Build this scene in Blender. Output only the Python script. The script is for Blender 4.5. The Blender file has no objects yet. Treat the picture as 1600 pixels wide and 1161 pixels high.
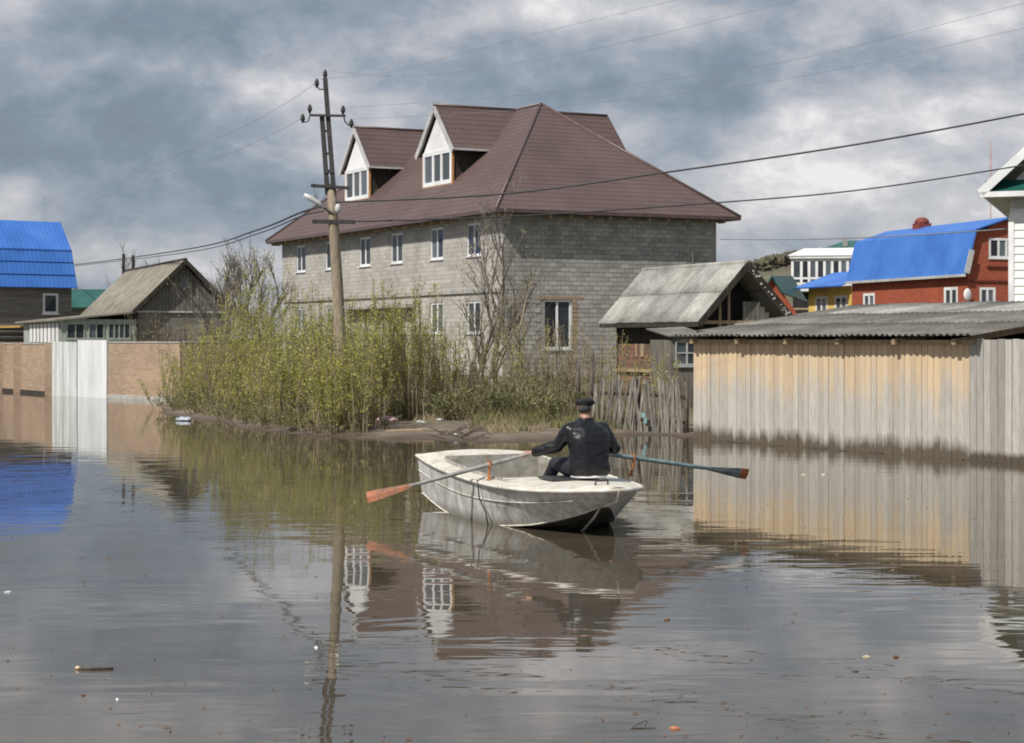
import bpy, bmesh, math, random
from mathutils import Vector, Matrix, noise
random.seed(7)
R = math.radians
C = bpy.context.scene.collection
SC = bpy.context.scene

# ------------------------------------------------------------------ camera
CAMH = 2.1; FPX = 2600.0; HOR = 528.0
cam = bpy.data.cameras.new('camera'); camo = bpy.data.objects.new('camera', cam); C.objects.link(camo)
cam.sensor_fit = 'HORIZONTAL'; cam.sensor_width = 36.0; cam.lens = 36.0 * FPX / 1600.0
cam.shift_y = -(580.5 - HOR) / 1600.0
cam.clip_start = 0.1; cam.clip_end = 6000
camo.location = (0, 0, CAMH); camo.rotation_euler = (R(90), 0, 0)
SC.camera = camo
SC.render.resolution_x = 1024; SC.render.resolution_y = 743
SC.view_settings.view_transform = 'Standard'; SC.view_settings.look = 'None'
SC.view_settings.exposure = 0.12; SC.view_settings.gamma = 1.0; SC.view_settings.use_curve_mapping = False
try: SC.cycles.filter_width = 1.9
except Exception: pass

# ------------------------------------------------------------------ world
SUN_EL = R(49); SUN_AZ = R(221)          # clockwise from +Y
W = bpy.data.worlds.new('World'); SC.world = W; W.use_nodes = True
nt = W.node_tree; nt.nodes.clear(); N = nt.nodes; LK = nt.links
def wn(t, **k):
    n = N.new(t)
    for a, b in k.items(): setattr(n, a, b)
    return n
wo = wn('ShaderNodeOutputWorld'); bg = wn('ShaderNodeBackground'); bg.inputs['Strength'].default_value = 0.1
sky = wn('ShaderNodeTexSky', sky_type='NISHITA'); sky.sun_disc = False
sky.sun_elevation = SUN_EL; sky.sun_rotation = SUN_AZ; sky.air_density = 1.0; sky.dust_density = 1.2
tc = wn('ShaderNodeTexCoord')
def wmath(op, a, b=None, c=None):
    n = wn('ShaderNodeMath', operation=op)
    for i, v in enumerate((a, b, c)):
        if v is None: continue
        if isinstance(v, (int, float)): n.inputs[i].default_value = v
        else: LK.new(v, n.inputs[i])
    return n.outputs[0]
def wnoise(scale, detail, rough, sc, off=(0, 0, 0), dist=0.0):
    m = wn('ShaderNodeMapping'); m.inputs['Scale'].default_value = sc; m.inputs['Location'].default_value = off
    LK.new(tc.outputs['Generated'], m.inputs['Vector'])
    n = wn('ShaderNodeTexNoise'); n.inputs['Scale'].default_value = scale; n.inputs['Detail'].default_value = detail
    n.inputs['Roughness'].default_value = rough; n.inputs['Distortion'].default_value = dist
    LK.new(m.outputs[0], n.inputs['Vector']); return n.outputs['Fac']
def blob(px, py, rx, ry, w):
    """a soft cloud bank round one direction of the sky"""
    x = (px - 800) / FPX; z = (HOR - py) / FPX
    d = Vector((x, 1, z)).normalized()
    sub = wn('ShaderNodeVectorMath', operation='SUBTRACT'); LK.new(tc.outputs['Generated'], sub.inputs[0]); sub.inputs[1].default_value = d
    mul = wn('ShaderNodeVectorMath', operation='MULTIPLY'); LK.new(sub.outputs[0], mul.inputs[0])
    mul.inputs[1].default_value = (FPX / rx, 3.0, FPX / ry)
    ln = wn('ShaderNodeVectorMath', operation='LENGTH'); LK.new(mul.outputs[0], ln.inputs[0])
    mr = wn('ShaderNodeMapRange', interpolation_type='SMOOTHERSTEP'); LK.new(ln.outputs['Value'], mr.inputs['Value'])
    mr.inputs['From Min'].default_value = 1.25; mr.inputs['From Max'].default_value = 0.0
    mr.inputs['To Min'].default_value = 0.0; mr.inputs['To Max'].default_value = w
    return mr.outputs[0]
n1 = wnoise(8.5, 10, 0.60, (1, 1, 1.45), (3.1, 0.4, 1.7), 0.2)
n2 = wnoise(24.0, 6, 0.6, (1, 1, 1.9), (0.6, 2.0, 5.0), 0.3)
V = wmath('ADD', wmath('MULTIPLY', wmath('SUBTRACT', n1, 0.5), 1.45), wmath('MULTIPLY', wmath('SUBTRACT', n2, 0.5), 0.75))
V = wmath('ADD', V, 0.53)
for b in [(300, 30, 400, 70, -0.30), (150, 210, 420, 110, -0.20), (360, 310, 300, 60, -0.20), (940, 120, 300, 90, -0.22), (1130, 110, 90, 90, -0.10),
          (20, 20, 70, 60, .30), (10, 300, 110, 60, .34), (400, 140, 120, 40, .22), (880, 20, 300, 40, .22), (260, 410, 260, 50, .26), (90, 130, 130, 60, .10),
          (1230, 250, 230, 110, .20), (1420, 180, 220, 80, .20), (1470, 250, 200, 60, .08), (1540, 30, 120, 55, .40), (1300, 330, 420, 100, .24), (1300, 90, 140, 50, -.02),
          (1480, 120, 120, 30, -.18), (1250, 180, 60, 30, .2), (560, 60, 200, 40, .12)]:
    V = wmath('ADD', V, blob(*b))
cr = wn('ShaderNodeValToRGB'); LK.new(V, cr.inputs[0]); e = cr.color_ramp.elements
e[0].position = 0.02; e[0].color = (.18, .20, .24, 1)
e[1].position = 1.0; e[1].color = (.74, .72, .715, 1)
for p, c in ((0.24, (.185, .228, .285, 1)), (0.46, (.265, .305, .365, 1)), (0.62, (.38, .395, .43, 1)), (0.80, (.50, .50, .525, 1))):
    x = e.new(p); x.color = c
sc10 = wn('ShaderNodeVectorMath', operation='SCALE'); LK.new(cr.outputs[0], sc10.inputs[0]); sc10.inputs['Scale'].default_value = 11.0
mx = wn('ShaderNodeMix', data_type='RGBA'); mx.inputs['Factor'].default_value = 0.93
LK.new(sky.outputs[0], mx.inputs['A']); LK.new(sc10.outputs[0], mx.inputs['B'])
LK.new(mx.outputs['Result'], bg.inputs['Color']); LK.new(bg.outputs[0], wo.inputs['Surface'])
# ------------------------------------------------------------------ sun
sl = bpy.data.lights.new('sun', 'SUN'); sl.energy = 4.3; sl.angle = R(0.6); sl.color = (1, .95, .87)
so = bpy.data.objects.new('sun', sl); C.objects.link(so)
sdir = Vector((math.sin(SUN_AZ) * math.cos(SUN_EL), math.cos(SUN_AZ) * math.cos(SUN_EL), math.sin(SUN_EL)))
so.rotation_euler = sdir.to_track_quat('Z', 'Y').to_euler(); so.location = sdir * 200

# ================================================================== helpers
def at(px, py, Y):
    """turn a measured direction and a distance into a place"""
    return Vector(((px - 800) * Y / FPX, Y, CAMH - (py - HOR) * Y / FPX))
def atz(px, py, z=0.0):
    Y = (CAMH - z) * FPX / (py - HOR); return at(px, py, Y)
def tag(o, label=None, cat=None, group=None, kind=None):
    if label: o['label'] = label
    if cat: o['category'] = cat
    if group: o['group'] = group
    if kind: o['kind'] = kind
    return o
def thing(name, loc, label, cat, group=None):
    o = bpy.data.objects.new(name, None); C.objects.link(o); o.location = loc; o.empty_display_size = .2
    return tag(o, label, cat, group)
def root_loc(o):
    v = Vector((0, 0, 0))
    while o is not None: v = v + Vector(o.location); o = o.parent
    return v
def link_mesh(name, me, parent=None, loc=None):
    o = bpy.data.objects.new(name, me); C.objects.link(o)
    if parent is not None: o.parent = parent
    if loc is not None: o.location = loc
    return o
class MB:
    """collects faces in world coordinates, builds ONE mesh, with uv in metres along and up each face"""
    def __init__(s): s.v = []; s.f = []
    def face(s, *ps):
        b = len(s.v); s.v += [Vector(p) for p in ps]; s.f.append(tuple(range(b, b + len(ps)))); return s
    def mesh(s, vs, fs):
        b = len(s.v); s.v += [Vector(p) for p in vs]; s.f += [tuple(i + b for i in f) for f in fs]; return s
    def obox(s, o, a, b, c):
        """box from corner o with edge vectors a,b,c"""
        o, a, b, c = Vector(o), Vector(a), Vector(b), Vector(c)
        if a.cross(b).dot(c) < 0: a, b = b, a
        p = [o, o + a, o + a + b, o + b, o + c, o + a + c, o + a + b + c, o + b + c]
        return s.mesh(p, [(0, 3, 2, 1), (4, 5, 6, 7), (0, 1, 5, 4), (1, 2, 6, 5), (2, 3, 7, 6), (3, 0, 4, 7)])
    def box(s, x0, y0, z0, x1, y1, z1):
        return s.obox((x0, y0, z0), (x1 - x0, 0, 0), (0, y1 - y0, 0), (0, 0, z1 - z0))
    def bar(s, p, q, w, h=None, up=(0, 0, 1)):
        p, q = Vector(p), Vector(q); d = (q - p); h = h or w
        u = Vector(up)
        if abs(d.normalized().dot(u)) > .98: u = Vector((0, 1, 0))
        r = d.cross(u).normalized(); u2 = r.cross(d).normalized()
        return s.obox(p - r * w / 2 - u2 * h / 2, d, r * w, u2 * h)
    def tube(s, pts, rad, n=6, cap=True):
        pts = [Vector(p) for p in pts]
        if not hasattr(rad, '__len__'): rad = [rad] * len(pts)
        b = len(s.v); prev = None
        for i, p in enumerate(pts):
            d = (pts[min(i + 1, len(pts) - 1)] - pts[max(i - 1, 0)])
            if d.length < 1e-9: d = Vector((0, 0, 1))
            d.normalize()
            if prev is None:
                a = Vector((1, 0, 0)) if abs(d.x) < .8 else Vector((0, 1, 0))
            else: a = prev
            x = (a - d * a.dot(d)).normalized(); prev = x; y = d.cross(x)
            for k in range(n):
                t = 2 * math.pi * k / n
                s.v.append(p + (x * math.cos(t) + y * math.sin(t)) * rad[i])
        for i in range(len(pts) - 1):
            for k in range(n):
                a0 = b + i * n + k; a1 = b + i * n + (k + 1) % n
                s.f.append((a0, a1, a1 + n, a0 + n))
        if cap:
            s.f.append(tuple(b + k for k in reversed(range(n))))
            s.f.append(tuple(b + (len(pts) - 1) * n + k for k in range(n)))
        return s
    def ell(s, c, r, M=None, nu=12, nv=8):
        c = Vector(c); b = len(s.v)
        M = M or Matrix.Identity(3)
        s.v.append(c + M @ Vector((0, 0, -r[2])))
        for j in range(1, nv):
            ph = -math.pi / 2 + math.pi * j / nv
            for k in range(nu):
                t = 2 * math.pi * k / nu
                s.v.append(c + M @ Vector((r[0] * math.cos(ph) * math.cos(t), r[1] * math.cos(ph) * math.sin(t), r[2] * math.sin(ph))))
        s.v.append(c + M @ Vector((0, 0, r[2]))); top = len(s.v) - 1
        for k in range(nu): s.f.append((b, b + 1 + (k + 1) % nu, b + 1 + k))
        for j in range(nv - 2):
            for k in range(nu):
                a = b + 1 + j * nu + k; a2 = b + 1 + j * nu + (k + 1) % nu
                s.f.append((a, a2, a2 + nu, a + nu))
        q = b + 1 + (nv - 2) * nu
        for k in range(nu): s.f.append((q + k, q + (k + 1) % nu, top))
        return s
    def build(s, name, mat, parent=None, smooth=False, kind=None, label=None):
        me = bpy.data.meshes.new(name)
        o0 = root_loc(parent) if parent is not None else Vector((0, 0, 0))
        me.from_pydata([v - o0 for v in s.v], [], s.f)
        uv = me.uv_layers.new(name='UVMap'); data = []
        for poly in me.polygons:
            n = poly.normal
            if abs(n.z) > .995: t = Vector((1, 0, 0)); w = Vector((0, 1, 0))
            else:
                t = Vector((0, 0, 1)).cross(n).normalized(); w = n.cross(t)
            for vi in poly.vertices:
                p = me.vertices[vi].co + o0
                data += [p.dot(t), p.dot(w)]
        uv.data.foreach_set('uv', data)
        if smooth: me.polygons.foreach_set('use_smooth', [True] * len(me.polygons))
        me.materials.append(mat)
        o = link_mesh(name, me, parent)
        if kind: o['kind'] = kind
        if label: o['label'] = label
        return o

# ------------------------------------------------------------------ materials
def newmat(name):
    m = bpy.data.materials.new(name); m.use_nodes = True
    t = m.node_tree; return m, t, t.nodes['Principled BSDF']
def mapping(t, coord, scale):
    c = t.nodes.new('ShaderNodeTexCoord'); mp = t.nodes.new('ShaderNodeMapping'); mp.inputs['Scale'].default_value = scale
    if coord == 'World':
        g = t.nodes.new('ShaderNodeNewGeometry'); t.links.new(g.outputs['Position'], mp.inputs['Vector'])
    else: t.links.new(c.outputs[coord], mp.inputs['Vector'])
    return mp.outputs[0]
def tnoise(t, vec, scale, detail=5, rough=.6, dist=0):
    n = t.nodes.new('ShaderNodeTexNoise'); n.inputs['Scale'].default_value = scale; n.inputs['Detail'].default_value = detail
    n.inputs['Roughness'].default_value = rough; n.inputs['Distortion'].default_value = dist
    t.links.new(vec, n.inputs['Vector']); return n.outputs['Fac']
def ramp(t, fac, stops):
    r = t.nodes.new('ShaderNodeValToRGB'); t.links.new(fac, r.inputs[0]); e = r.color_ramp.elements
    e[0].position = stops[0][0]; e[0].color = (*stops[0][1], 1); e[1].position = stops[-1][0]; e[1].color = (*stops[-1][1], 1)
    for p, c in stops[1:-1]: x = e.new(p); x.color = (*c, 1)
    return r.outputs[0]
def mixc(t, f, a, b, mode='MIX'):
    m = t.nodes.new('ShaderNodeMix'); m.data_type = 'RGBA'; m.blend_type = mode
    for s, v in (('Factor', f), ('A', a), ('B', b)):
        if isinstance(v, (int, float)): m.inputs[s].default_value = v
        elif isinstance(v, tuple): m.inputs[s].default_value = (*v, 1)
        else: t.links.new(v, m.inputs[s])
    return m.outputs['Result']
def mth(t, op, a, b=0.0, clamp=False):
    n = t.nodes.new('ShaderNodeMath'); n.operation = op; n.use_clamp = clamp
    for i, v in enumerate((a, b)):
        if isinstance(v, (int, float)): n.inputs[i].default_value = v
        else: t.links.new(v, n.inputs[i])
    return n.outputs[0]
def bumpn(t, bs, h, strength=.4, dist=.02):
    b = t.nodes.new('ShaderNodeBump'); b.inputs['Strength'].default_value = strength; b.inputs['Distance'].default_value = dist
    t.links.new(h, b.inputs['Height']); t.links.new(b.outputs[0], bs.inputs['Normal']); return b
def mk(name, c1, c2, scale=4, st=(1, 1, 1), rough=.8, bump=.3, coord='World', c3=None, detail=6, rnd=0.0, metal=0, spec=.5, lo=.35, hi=.65, bdist=.01):
    m, t, bs = newmat(name)
    v = mapping(t, coord, st); f = tnoise(t, v, scale, detail)
    stops = [(lo, c1), (hi, c2)] if c3 is None else [(lo, c1), ((lo + hi) / 2, c2), (hi, c3)]
    col = ramp(t, f, stops)
    f2 = tnoise(t, v, scale * .23, 4); col = mixc(t, .55, col, ramp(t, f2, [(.3, (.62, .62, .62)), (.7, (1.25, 1.25, 1.25))]), 'MULTIPLY')
    if rnd:
        oi = t.nodes.new('ShaderNodeObjectInfo')
        g = ramp(t, oi.outputs['Random'], [(0, (1 - rnd,) * 3), (1, (1 + rnd,) * 3)])
        col = mixc(t, 1.0, col, g, 'MULTIPLY')
    t.links.new(col, bs.inputs['Base Color']); bs.inputs['Roughness'].default_value = rough; bs.inputs['Metallic'].default_value = metal
    bs.inputs['Specular IOR Level'].default_value = spec
    if bump: bumpn(t, bs, f, bump, bdist)
    return m
M = {}
M['white_pvc'] = mk('white_pvc', (.74, .75, .76), (.82, .82, .82), 3, rough=.35, bump=0)
M['white_siding'] = mk('white_siding', (.80, .80, .80), (.84, .84, .84), 2, rough=.5, bump=.05)
M['rake'] = mk('rake', (.42, .42, .42), (.55, .55, .54), 3, rough=.5, bump=.05)
M['orange_foam'] = mk('orange_foam', (.45, .22, .08), (.6, .33, .14), 9, rough=.9, bump=.4)
M['dark_metal'] = mk('dark_metal', (.018, .018, .02), (.05, .045, .045), 12, rough=.6, bump=.1)
M['cable'] = mk('cable', (.03, .03, .035), (.05, .05, .055), 6, rough=.6, bump=0)
M['wire_pale'] = mk('wire_pale', (.2, .21, .23), (.27, .28, .3), 6, rough=.5, bump=0)
M['pole_wood'] = mk('pole_wood', (.20, .16, .11), (.36, .30, .22), 5, (9, 9, .8), rough=.85, bump=.5)
M['lamp_white'] = mk('lamp_white', (.5, .5, .5), (.6, .6, .6), 4, rough=.3, bump=0)
M['raw_wood'] = mk('raw_wood', (.28, .2, .12), (.42, .32, .2), 8, (1, 1, .3), rough=.8)
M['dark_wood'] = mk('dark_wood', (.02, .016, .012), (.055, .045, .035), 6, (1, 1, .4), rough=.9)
M['old_board'] = mk('old_board', (.10, .09, .075), (.24, .22, .19), 7, (3, 3, .35), rough=.9, bump=.5, rnd=.25)
M['grey_log'] = mk('grey_log', (.15, .135, .115), (.26, .24, .205), 3, (.35, .35, 5), rough=.9, bump=.4)
M['old_green'] = mk('old_green', (.26, .31, .27), (.44, .48, .42), 8, (2, 2, .5), rough=.8)
M['green_metal'] = mk('green_metal', (.012, .085, .068), (.02, .115, .09), 2, rough=.4, bump=.05)
M['yellow'] = mk('yellow', (.68, .48, .12), (.78, .57, .16), 3, rough=.8, bump=.1)
M['pipe_yellow'] = mk('pipe_yellow', (.5, .3, .06), (.6, .38, .1), 3, rough=.5, bump=0)
M['chimney'] = mk('chimney', (.16, .03, .02), (.26, .06, .04), 8, rough=.7)
M['hill'] = mk('hill', (.10, .085, .06), (.15, .15, .10), .05, rough=1, bump=.2)
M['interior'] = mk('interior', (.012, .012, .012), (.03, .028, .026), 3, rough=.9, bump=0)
M['concrete'] = mk('concrete', (.30, .29, .27), (.42, .40, .37), 5, rough=.9, bump=.3)
M['beige'] = mk('beige', (.42, .33, .22), (.5, .41, .29), 2, rough=.9, bump=0)
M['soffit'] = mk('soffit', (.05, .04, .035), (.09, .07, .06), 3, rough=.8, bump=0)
M['gravel_white'] = mk('gravel_white', (.6, .6, .58), (.7, .7, .68), 3)

def glass_mat(name, c, r=.06):
    m, t, bs = newmat(name); bs.inputs['Base Color'].default_value = (*c, 1); bs.inputs['Roughness'].default_value = r
    v = mapping(t, 'World', (1, 1, 1)); f = tnoise(t, v, 1.1, 2); bumpn(t, bs, f, .05, .05)
    oi = t.nodes.new('ShaderNodeObjectInfo'); f2 = tnoise(t, v, 2.5, 3)
    t.links.new(ramp(t, mth(t, 'ADD', mth(t, 'MULTIPLY', oi.outputs['Random'], .8), mth(t, 'MULTIPLY', f2, .3)), [(.35, c), (.9, tuple(min(1, q * (6 if c[0] < .05 else 1.8)) for q in c))]), bs.inputs['Base Color'])
    return m
M['glass'] = glass_mat('window_glass', (.02, .024, .028))
M['glass_pale'] = glass_mat('window_glass_pale', (.055, .065, .075), .12)

def brick_mat(name, c1, c2, mortar, bw, bh, ms=.012, rough=.9, bias=0, bstr=.5, var=.5):
    m, t, bs = newmat(name)
    uvn = t.nodes.new('ShaderNodeTexCoord')
    b = t.nodes.new('ShaderNodeTexBrick'); t.links.new(uvn.outputs['UV'], b.inputs['Vector'])
    b.inputs['Scale'].default_value = 1; b.inputs['Brick Width'].default_value = bw; b.inputs['Row Height'].default_value = bh
    b.inputs['Mortar Size'].default_value = ms; b.inputs['Mortar Smooth'].default_value = .2; b.inputs['Bias'].default_value = bias
    b.inputs['Color1'].default_value = (*c1, 1); b.inputs['Color2'].default_value = (*c2, 1); b.inputs['Mortar'].default_value = (*mortar, 1)
    v = mapping(t, 'World', (1, 1, 1)); f = tnoise(t, v, .6, 5); f3 = tnoise(t, v, 9, 5)
    col = mixc(t, var, b.outputs['Color'], ramp(t, f, [(.3, (.65, .65, .65)), (.7, (1.3, 1.28, 1.25))]), 'MULTIPLY')
    col = mixc(t, .4, col, ramp(t, f3, [(.3, (.7, .7, .7)), (.7, (1.2, 1.2, 1.2))]), 'MULTIPLY')
    t.links.new(col, bs.inputs['Base Color']); bs.inputs['Roughness'].default_value = rough
    h = mth(t, 'SUBTRACT', mth(t, 'MULTIPLY', f3, .4), b.outputs['Fac']); bumpn(t, bs, h, bstr, .01)
    return m
M['block_wall'] = brick_mat('block_wall', (.50, .475, .44), (.38, .36, .335), (.35, .33, .31), .40, .20, .02)
M['pink_brick'] = brick_mat('pink_brick', (.42, .305, .215), (.34, .24, .165), (.27, .215, .165), .26, .09, .008)
M['red_brick'] = brick_mat('red_brick', (.40, .095, .045), (.32, .07, .035), (.27, .09, .06), .26, .09, .008, var=.3)
M['mixed_brick'] = brick_mat('mixed_brick', (.27, .10, .055), (.10, .075, .06), (.16, .13, .10), .26, .10, .012)

def block_obj_mat():
    m, t, bs = newmat('cinder_block'); oi = t.nodes.new('ShaderNodeObjectInfo')
    v = mapping(t, 'World', (1, 1, 1)); f = tnoise(t, v, .8, 4); f3 = tnoise(t, v, 14, 5)
    col = ramp(t, oi.outputs['Random'], [(0, (.27, .26, .25)), (.5, (.33, .32, .305)), (1, (.40, .385, .36))])
    col = mixc(t, .8, col, ramp(t, f, [(.3, (.66, .66, .66)), (.7, (1.25, 1.25, 1.25))]), 'MULTIPLY')
    col = mixc(t, .5, col, ramp(t, f3, [(.3, (.7, .7, .7)), (.7, (1.2, 1.2, 1.2))]), 'MULTIPLY')
    t.links.new(col, bs.inputs['Base Color']); bs.inputs['Roughness'].default_value = .95; bumpn(t, bs, f3, .5, .01); return m
M['block'] = block_obj_mat()
M['block_row'] = brick_mat('block_rows', (.43, .41, .385), (.30, .29, .275), (.27, .26, .25), .40, .20, .005)
M['mortar'] = mk('mortar', (.27, .262, .248), (.33, .32, .30), 8, rough=1)

def roof_mat():
    m, t, bs = newmat('metal_tile')
    v = mapping(t, 'World', (1, 1, 1)); f = tnoise(t, v, .35, 4); f2 = tnoise(t, v, 6, 4)
    col = ramp(t, f, [(.3, (.090, .060, .055)), (.7, (.125, .084, .078))])
    col = mixc(t, .35, col, ramp(t, f2, [(.3, (.75, .75, .75)), (.7, (1.2, 1.2, 1.2))]), 'MULTIPLY')
    t.links.new(col, bs.inputs['Base Color']); bs.inputs['Roughness'].default_value = .48; bs.inputs['Specular IOR Level'].default_value = .4
    return m
M['tile'] = roof_mat()
M['ridge'] = mk('ridge', (.09, .058, .054), (.12, .08, .075), 3, rough=.4, bump=0)
def blue_mat():
    m, t, bs = newmat('blue_metal')
    v = mapping(t, 'UV', (1, 1, 1)); w = t.nodes.new('ShaderNodeTexWave'); w.wave_type = 'BANDS'; w.bands_direction = 'X'
    w.inputs['Scale'].default_value = 1.3; t.links.new(v, w.inputs['Vector'])
    v2 = mapping(t, 'World', (1, 1, 1)); f = tnoise(t, v2, .5, 4)
    col = ramp(t, f, [(.3, (.036, .14, .47)), (.5, (.048, .175, .56)), (.75, (.075, .215, .60))])
    sk = tnoise(t, mapping(t, 'UV', (5, .4, 1)), 2, 4, .7); col = mixc(t, .5, col, ramp(t, sk, [(.35, (.8, .82, .85)), (.65, (1.1, 1.08, 1.05))]), 'MULTIPLY')
    t.links.new(col, bs.inputs['Base Color']); bs.inputs['Roughness'].default_value = .45; bumpn(t, bs, w.outputs['Fac'], .25, .03); return m
M['blue'] = blue_mat()
def slate_mat(name, cs, moss=.5):
    m, t, bs = newmat(name)
    v = mapping(t, 'World', (1, 1, 1)); f = tnoise(t, v, 1.3, 7, .65); f2 = tnoise(t, v, 8, 6, .7)
    col = ramp(t, f, [(.3, cs[0]), (.55, cs[1]), (.75, cs[2])])
    col = mixc(t, .6, col, ramp(t, f2, [(.3, (.6, .6, .58)), (.7, (1.3, 1.3, 1.28))]), 'MULTIPLY')
    oi = t.nodes.new('ShaderNodeObjectInfo'); col = mixc(t, 1.0, col, ramp(t, oi.outputs['Random'], [(0, (.8, .8, .8)), (1, (1.22, 1.22, 1.2))]), 'MULTIPLY')
    t.links.new(col, bs.inputs['Base Color']); bs.inputs['Roughness'].default_value = .95; bumpn(t, bs, f2, .4, .01); return m
M['slate'] = slate_mat('asbestos_slate', [(.10, .095, .08), (.17, .16, .145), (.25, .245, .23)])
M['slate_pale'] = slate_mat('pale_slate', [(.20, .19, .17), (.33, .32, .305), (.44, .435, .425)])
M['slate_old'] = slate_mat('old_slate', [(.15, .135, .105), (.24, .225, .19), (.31, .30, .27)])

def plank_mat():
    """weathered shed boards: sheltered tan wood under the eave, grey below it, wet dark foot"""
    m, t, bs = newmat('shed_planks')
    g = t.nodes.new('ShaderNodeNewGeometry'); s = t.nodes.new('ShaderNodeSeparateXYZ'); t.links.new(g.outputs['Position'], s.inputs[0])
    oi = t.nodes.new('ShaderNodeObjectInfo')
    v = mapping(t, 'World', (9, 9, 1.1)); grain = tnoise(t, v, 3, 6, .65, .3)
    v1 = mapping(t, 'World', (4, 4, .9)); blot = tnoise(t, v1, 1.2, 4)
    base = ramp(t, grain, [(.25, (.34, .32, .29)), (.5, (.44, .42, .385)), (.75, (.52, .50, .465))])
    tan = ramp(t, grain, [(.25, (.54, .40, .25)), (.75, (.64, .50, .34))])
    h = mth(t, 'ADD', s.outputs['Z'], mth(t, 'MULTIPLY', mth(t, 'SUBTRACT', oi.outputs['Random'], .5), .38))
    h = mth(t, 'ADD', h, mth(t, 'MULTIPLY', mth(t, 'SUBTRACT', blot, .5), 1.3))
    mr = t.nodes.new('ShaderNodeMapRange'); mr.interpolation_type = 'SMOOTHSTEP'; t.links.new(h, mr.inputs['Value'])
    mr.inputs['From Min'].default_value = .75; mr.inputs['From Max'].default_value = 1.72
    col = mixc(t, mr.outputs[0], base, tan)
    rv = t.nodes.new('ShaderNodeTexWhiteNoise'); rv.noise_dimensions = '1D'; t.links.new(oi.outputs['Random'], rv.inputs['W'])
    col = mixc(t, 1.0, col, ramp(t, rv.outputs['Value'], [(0, (.86, .855, .85)), (1, (1.10, 1.10, 1.09))]), 'MULTIPLY')
    wz = mth(t, 'ADD', s.outputs['Z'], mth(t, 'ADD', mth(t, 'MULTIPLY', blot, -.55), mth(t, 'MULTIPLY', oi.outputs['Random'], -.10)))
    wm = t.nodes.new('ShaderNodeMapRange'); t.links.new(wz, wm.inputs['Value']); wm.inputs['From Min'].default_value = .01; wm.inputs['From Max'].default_value = -.22
    col = mixc(t, wm.outputs[0], col, (.105, .085, .062))
    t.links.new(col, bs.inputs['Base Color']); bs.inputs['Roughness'].default_value = .85; bumpn(t, bs, grain, .4, .006); return m
M['plank'] = plank_mat()
def grey_plank():
    m, t, bs = newmat('grey_planks')
    g = t.nodes.new('ShaderNodeNewGeometry'); s = t.nodes.new('ShaderNodeSeparateXYZ'); t.links.new(g.outputs['Position'], s.inputs[0])
    oi = t.nodes.new('ShaderNodeObjectInfo')
    v = mapping(t, 'World', (9, 9, .9)); grain = tnoise(t, v, 3, 6, .65, .3)
    col = ramp(t, grain, [(.25, (.28, .265, .24)), (.5, (.40, .38, .35)), (.78, (.50, .48, .445))])
    col = mixc(t, 1.0, col, ramp(t, oi.outputs['Random'], [(0, (.7, .7, .7)), (1, (1.2, 1.19, 1.17))]), 'MULTIPLY')
    wm = t.nodes.new('ShaderNodeMapRange'); t.links.new(mth(t, 'ADD', s.outputs['Z'], mth(t, 'MULTIPLY', grain, -.25)), wm.inputs['Value'])
    wm.inputs['From Min'].default_value = .07; wm.inputs['From Max'].default_value = -.03
    col = mixc(t, wm.outputs[0], col, (.085, .068, .048))
    t.links.new(col, bs.inputs['Base Color']); bs.inputs['Roughness'].default_value = .9; bumpn(t, bs, grain, .5, .006); return m
M['grey_plank'] = grey_plank()

def leaf_mat(name, c1, c2, c3, tr=.35):
    m, t, bs = newmat(name); out = t.nodes['Material Output']
    v = mapping(t, 'World', (1, 1, 1)); f = tnoise(t, v, 2.2, 5, .8)
    col = ramp(t, f, [(.3, c1), (.5, c2), (.72, c3)])
    w = t.nodes.new('ShaderNodeTexWhiteNoise'); g = t.nodes.new('ShaderNodeNewGeometry')
    w.noise_dimensions = '1D'; t.links.new(g.outputs['Random Per Island'], w.inputs['W'])
    col = mixc(t, 1.0, col, ramp(t, w.outputs['Value'], [(0, (.6, .6, .6)), (1, (1.35, 1.35, 1.3))]), 'MULTIPLY')
    t.links.new(col, bs.inputs['Base Color']); bs.inputs['Roughness'].default_value = .6
    tl = t.nodes.new('ShaderNodeBsdfTranslucent'); t.links.new(col, tl.inputs['Color'])
    ms = t.nodes.new('ShaderNodeMixShader'); ms.inputs[0].default_value = tr
    t.links.new(bs.outputs[0], ms.inputs[1]); t.links.new(tl.outputs[0], ms.inputs[2]); t.links.new(ms.outputs[0], out.inputs['Surface']); return m
M['leaf'] = leaf_mat('willow_leaf', (.27, .285, .06), (.42, .43, .10), (.56, .54, .18), .4)
M['leaf2'] = leaf_mat('weed_leaf', (.10, .115, .04), (.20, .21, .08), (.34, .31, .16))
M['dry'] = leaf_mat('dry_stalk', (.22, .175, .10), (.34, .28, .17), (.45, .38, .25), .1)
M['bud'] = leaf_mat('bud_leaf', (.22, .17, .09), (.28, .24, .12), (.33, .30, .15), .3)
M['stem'] = mk('stem', (.18, .14, .09), (.38, .32, .22), 5, rough=.8, bump=.2)
M['bark'] = mk('bark', (.20, .175, .15), (.36, .32, .28), 6, (3, 3, 1), rough=.9, bump=.4)
M['bark_dark'] = mk('bark_dark', (.06, .05, .042), (.15, .125, .10), 6, (3, 3, 1), rough=.9, bump=.4)
M['bark_far'] = mk('bark_far', (.17, .15, .135), (.24, .215, .20), 6, (3, 3, 1), rough=.9, bump=0)
M['whitewash'] = mk('whitewash', (.45, .46, .45), (.65, .66, .65), 9, rough=.9)

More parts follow.
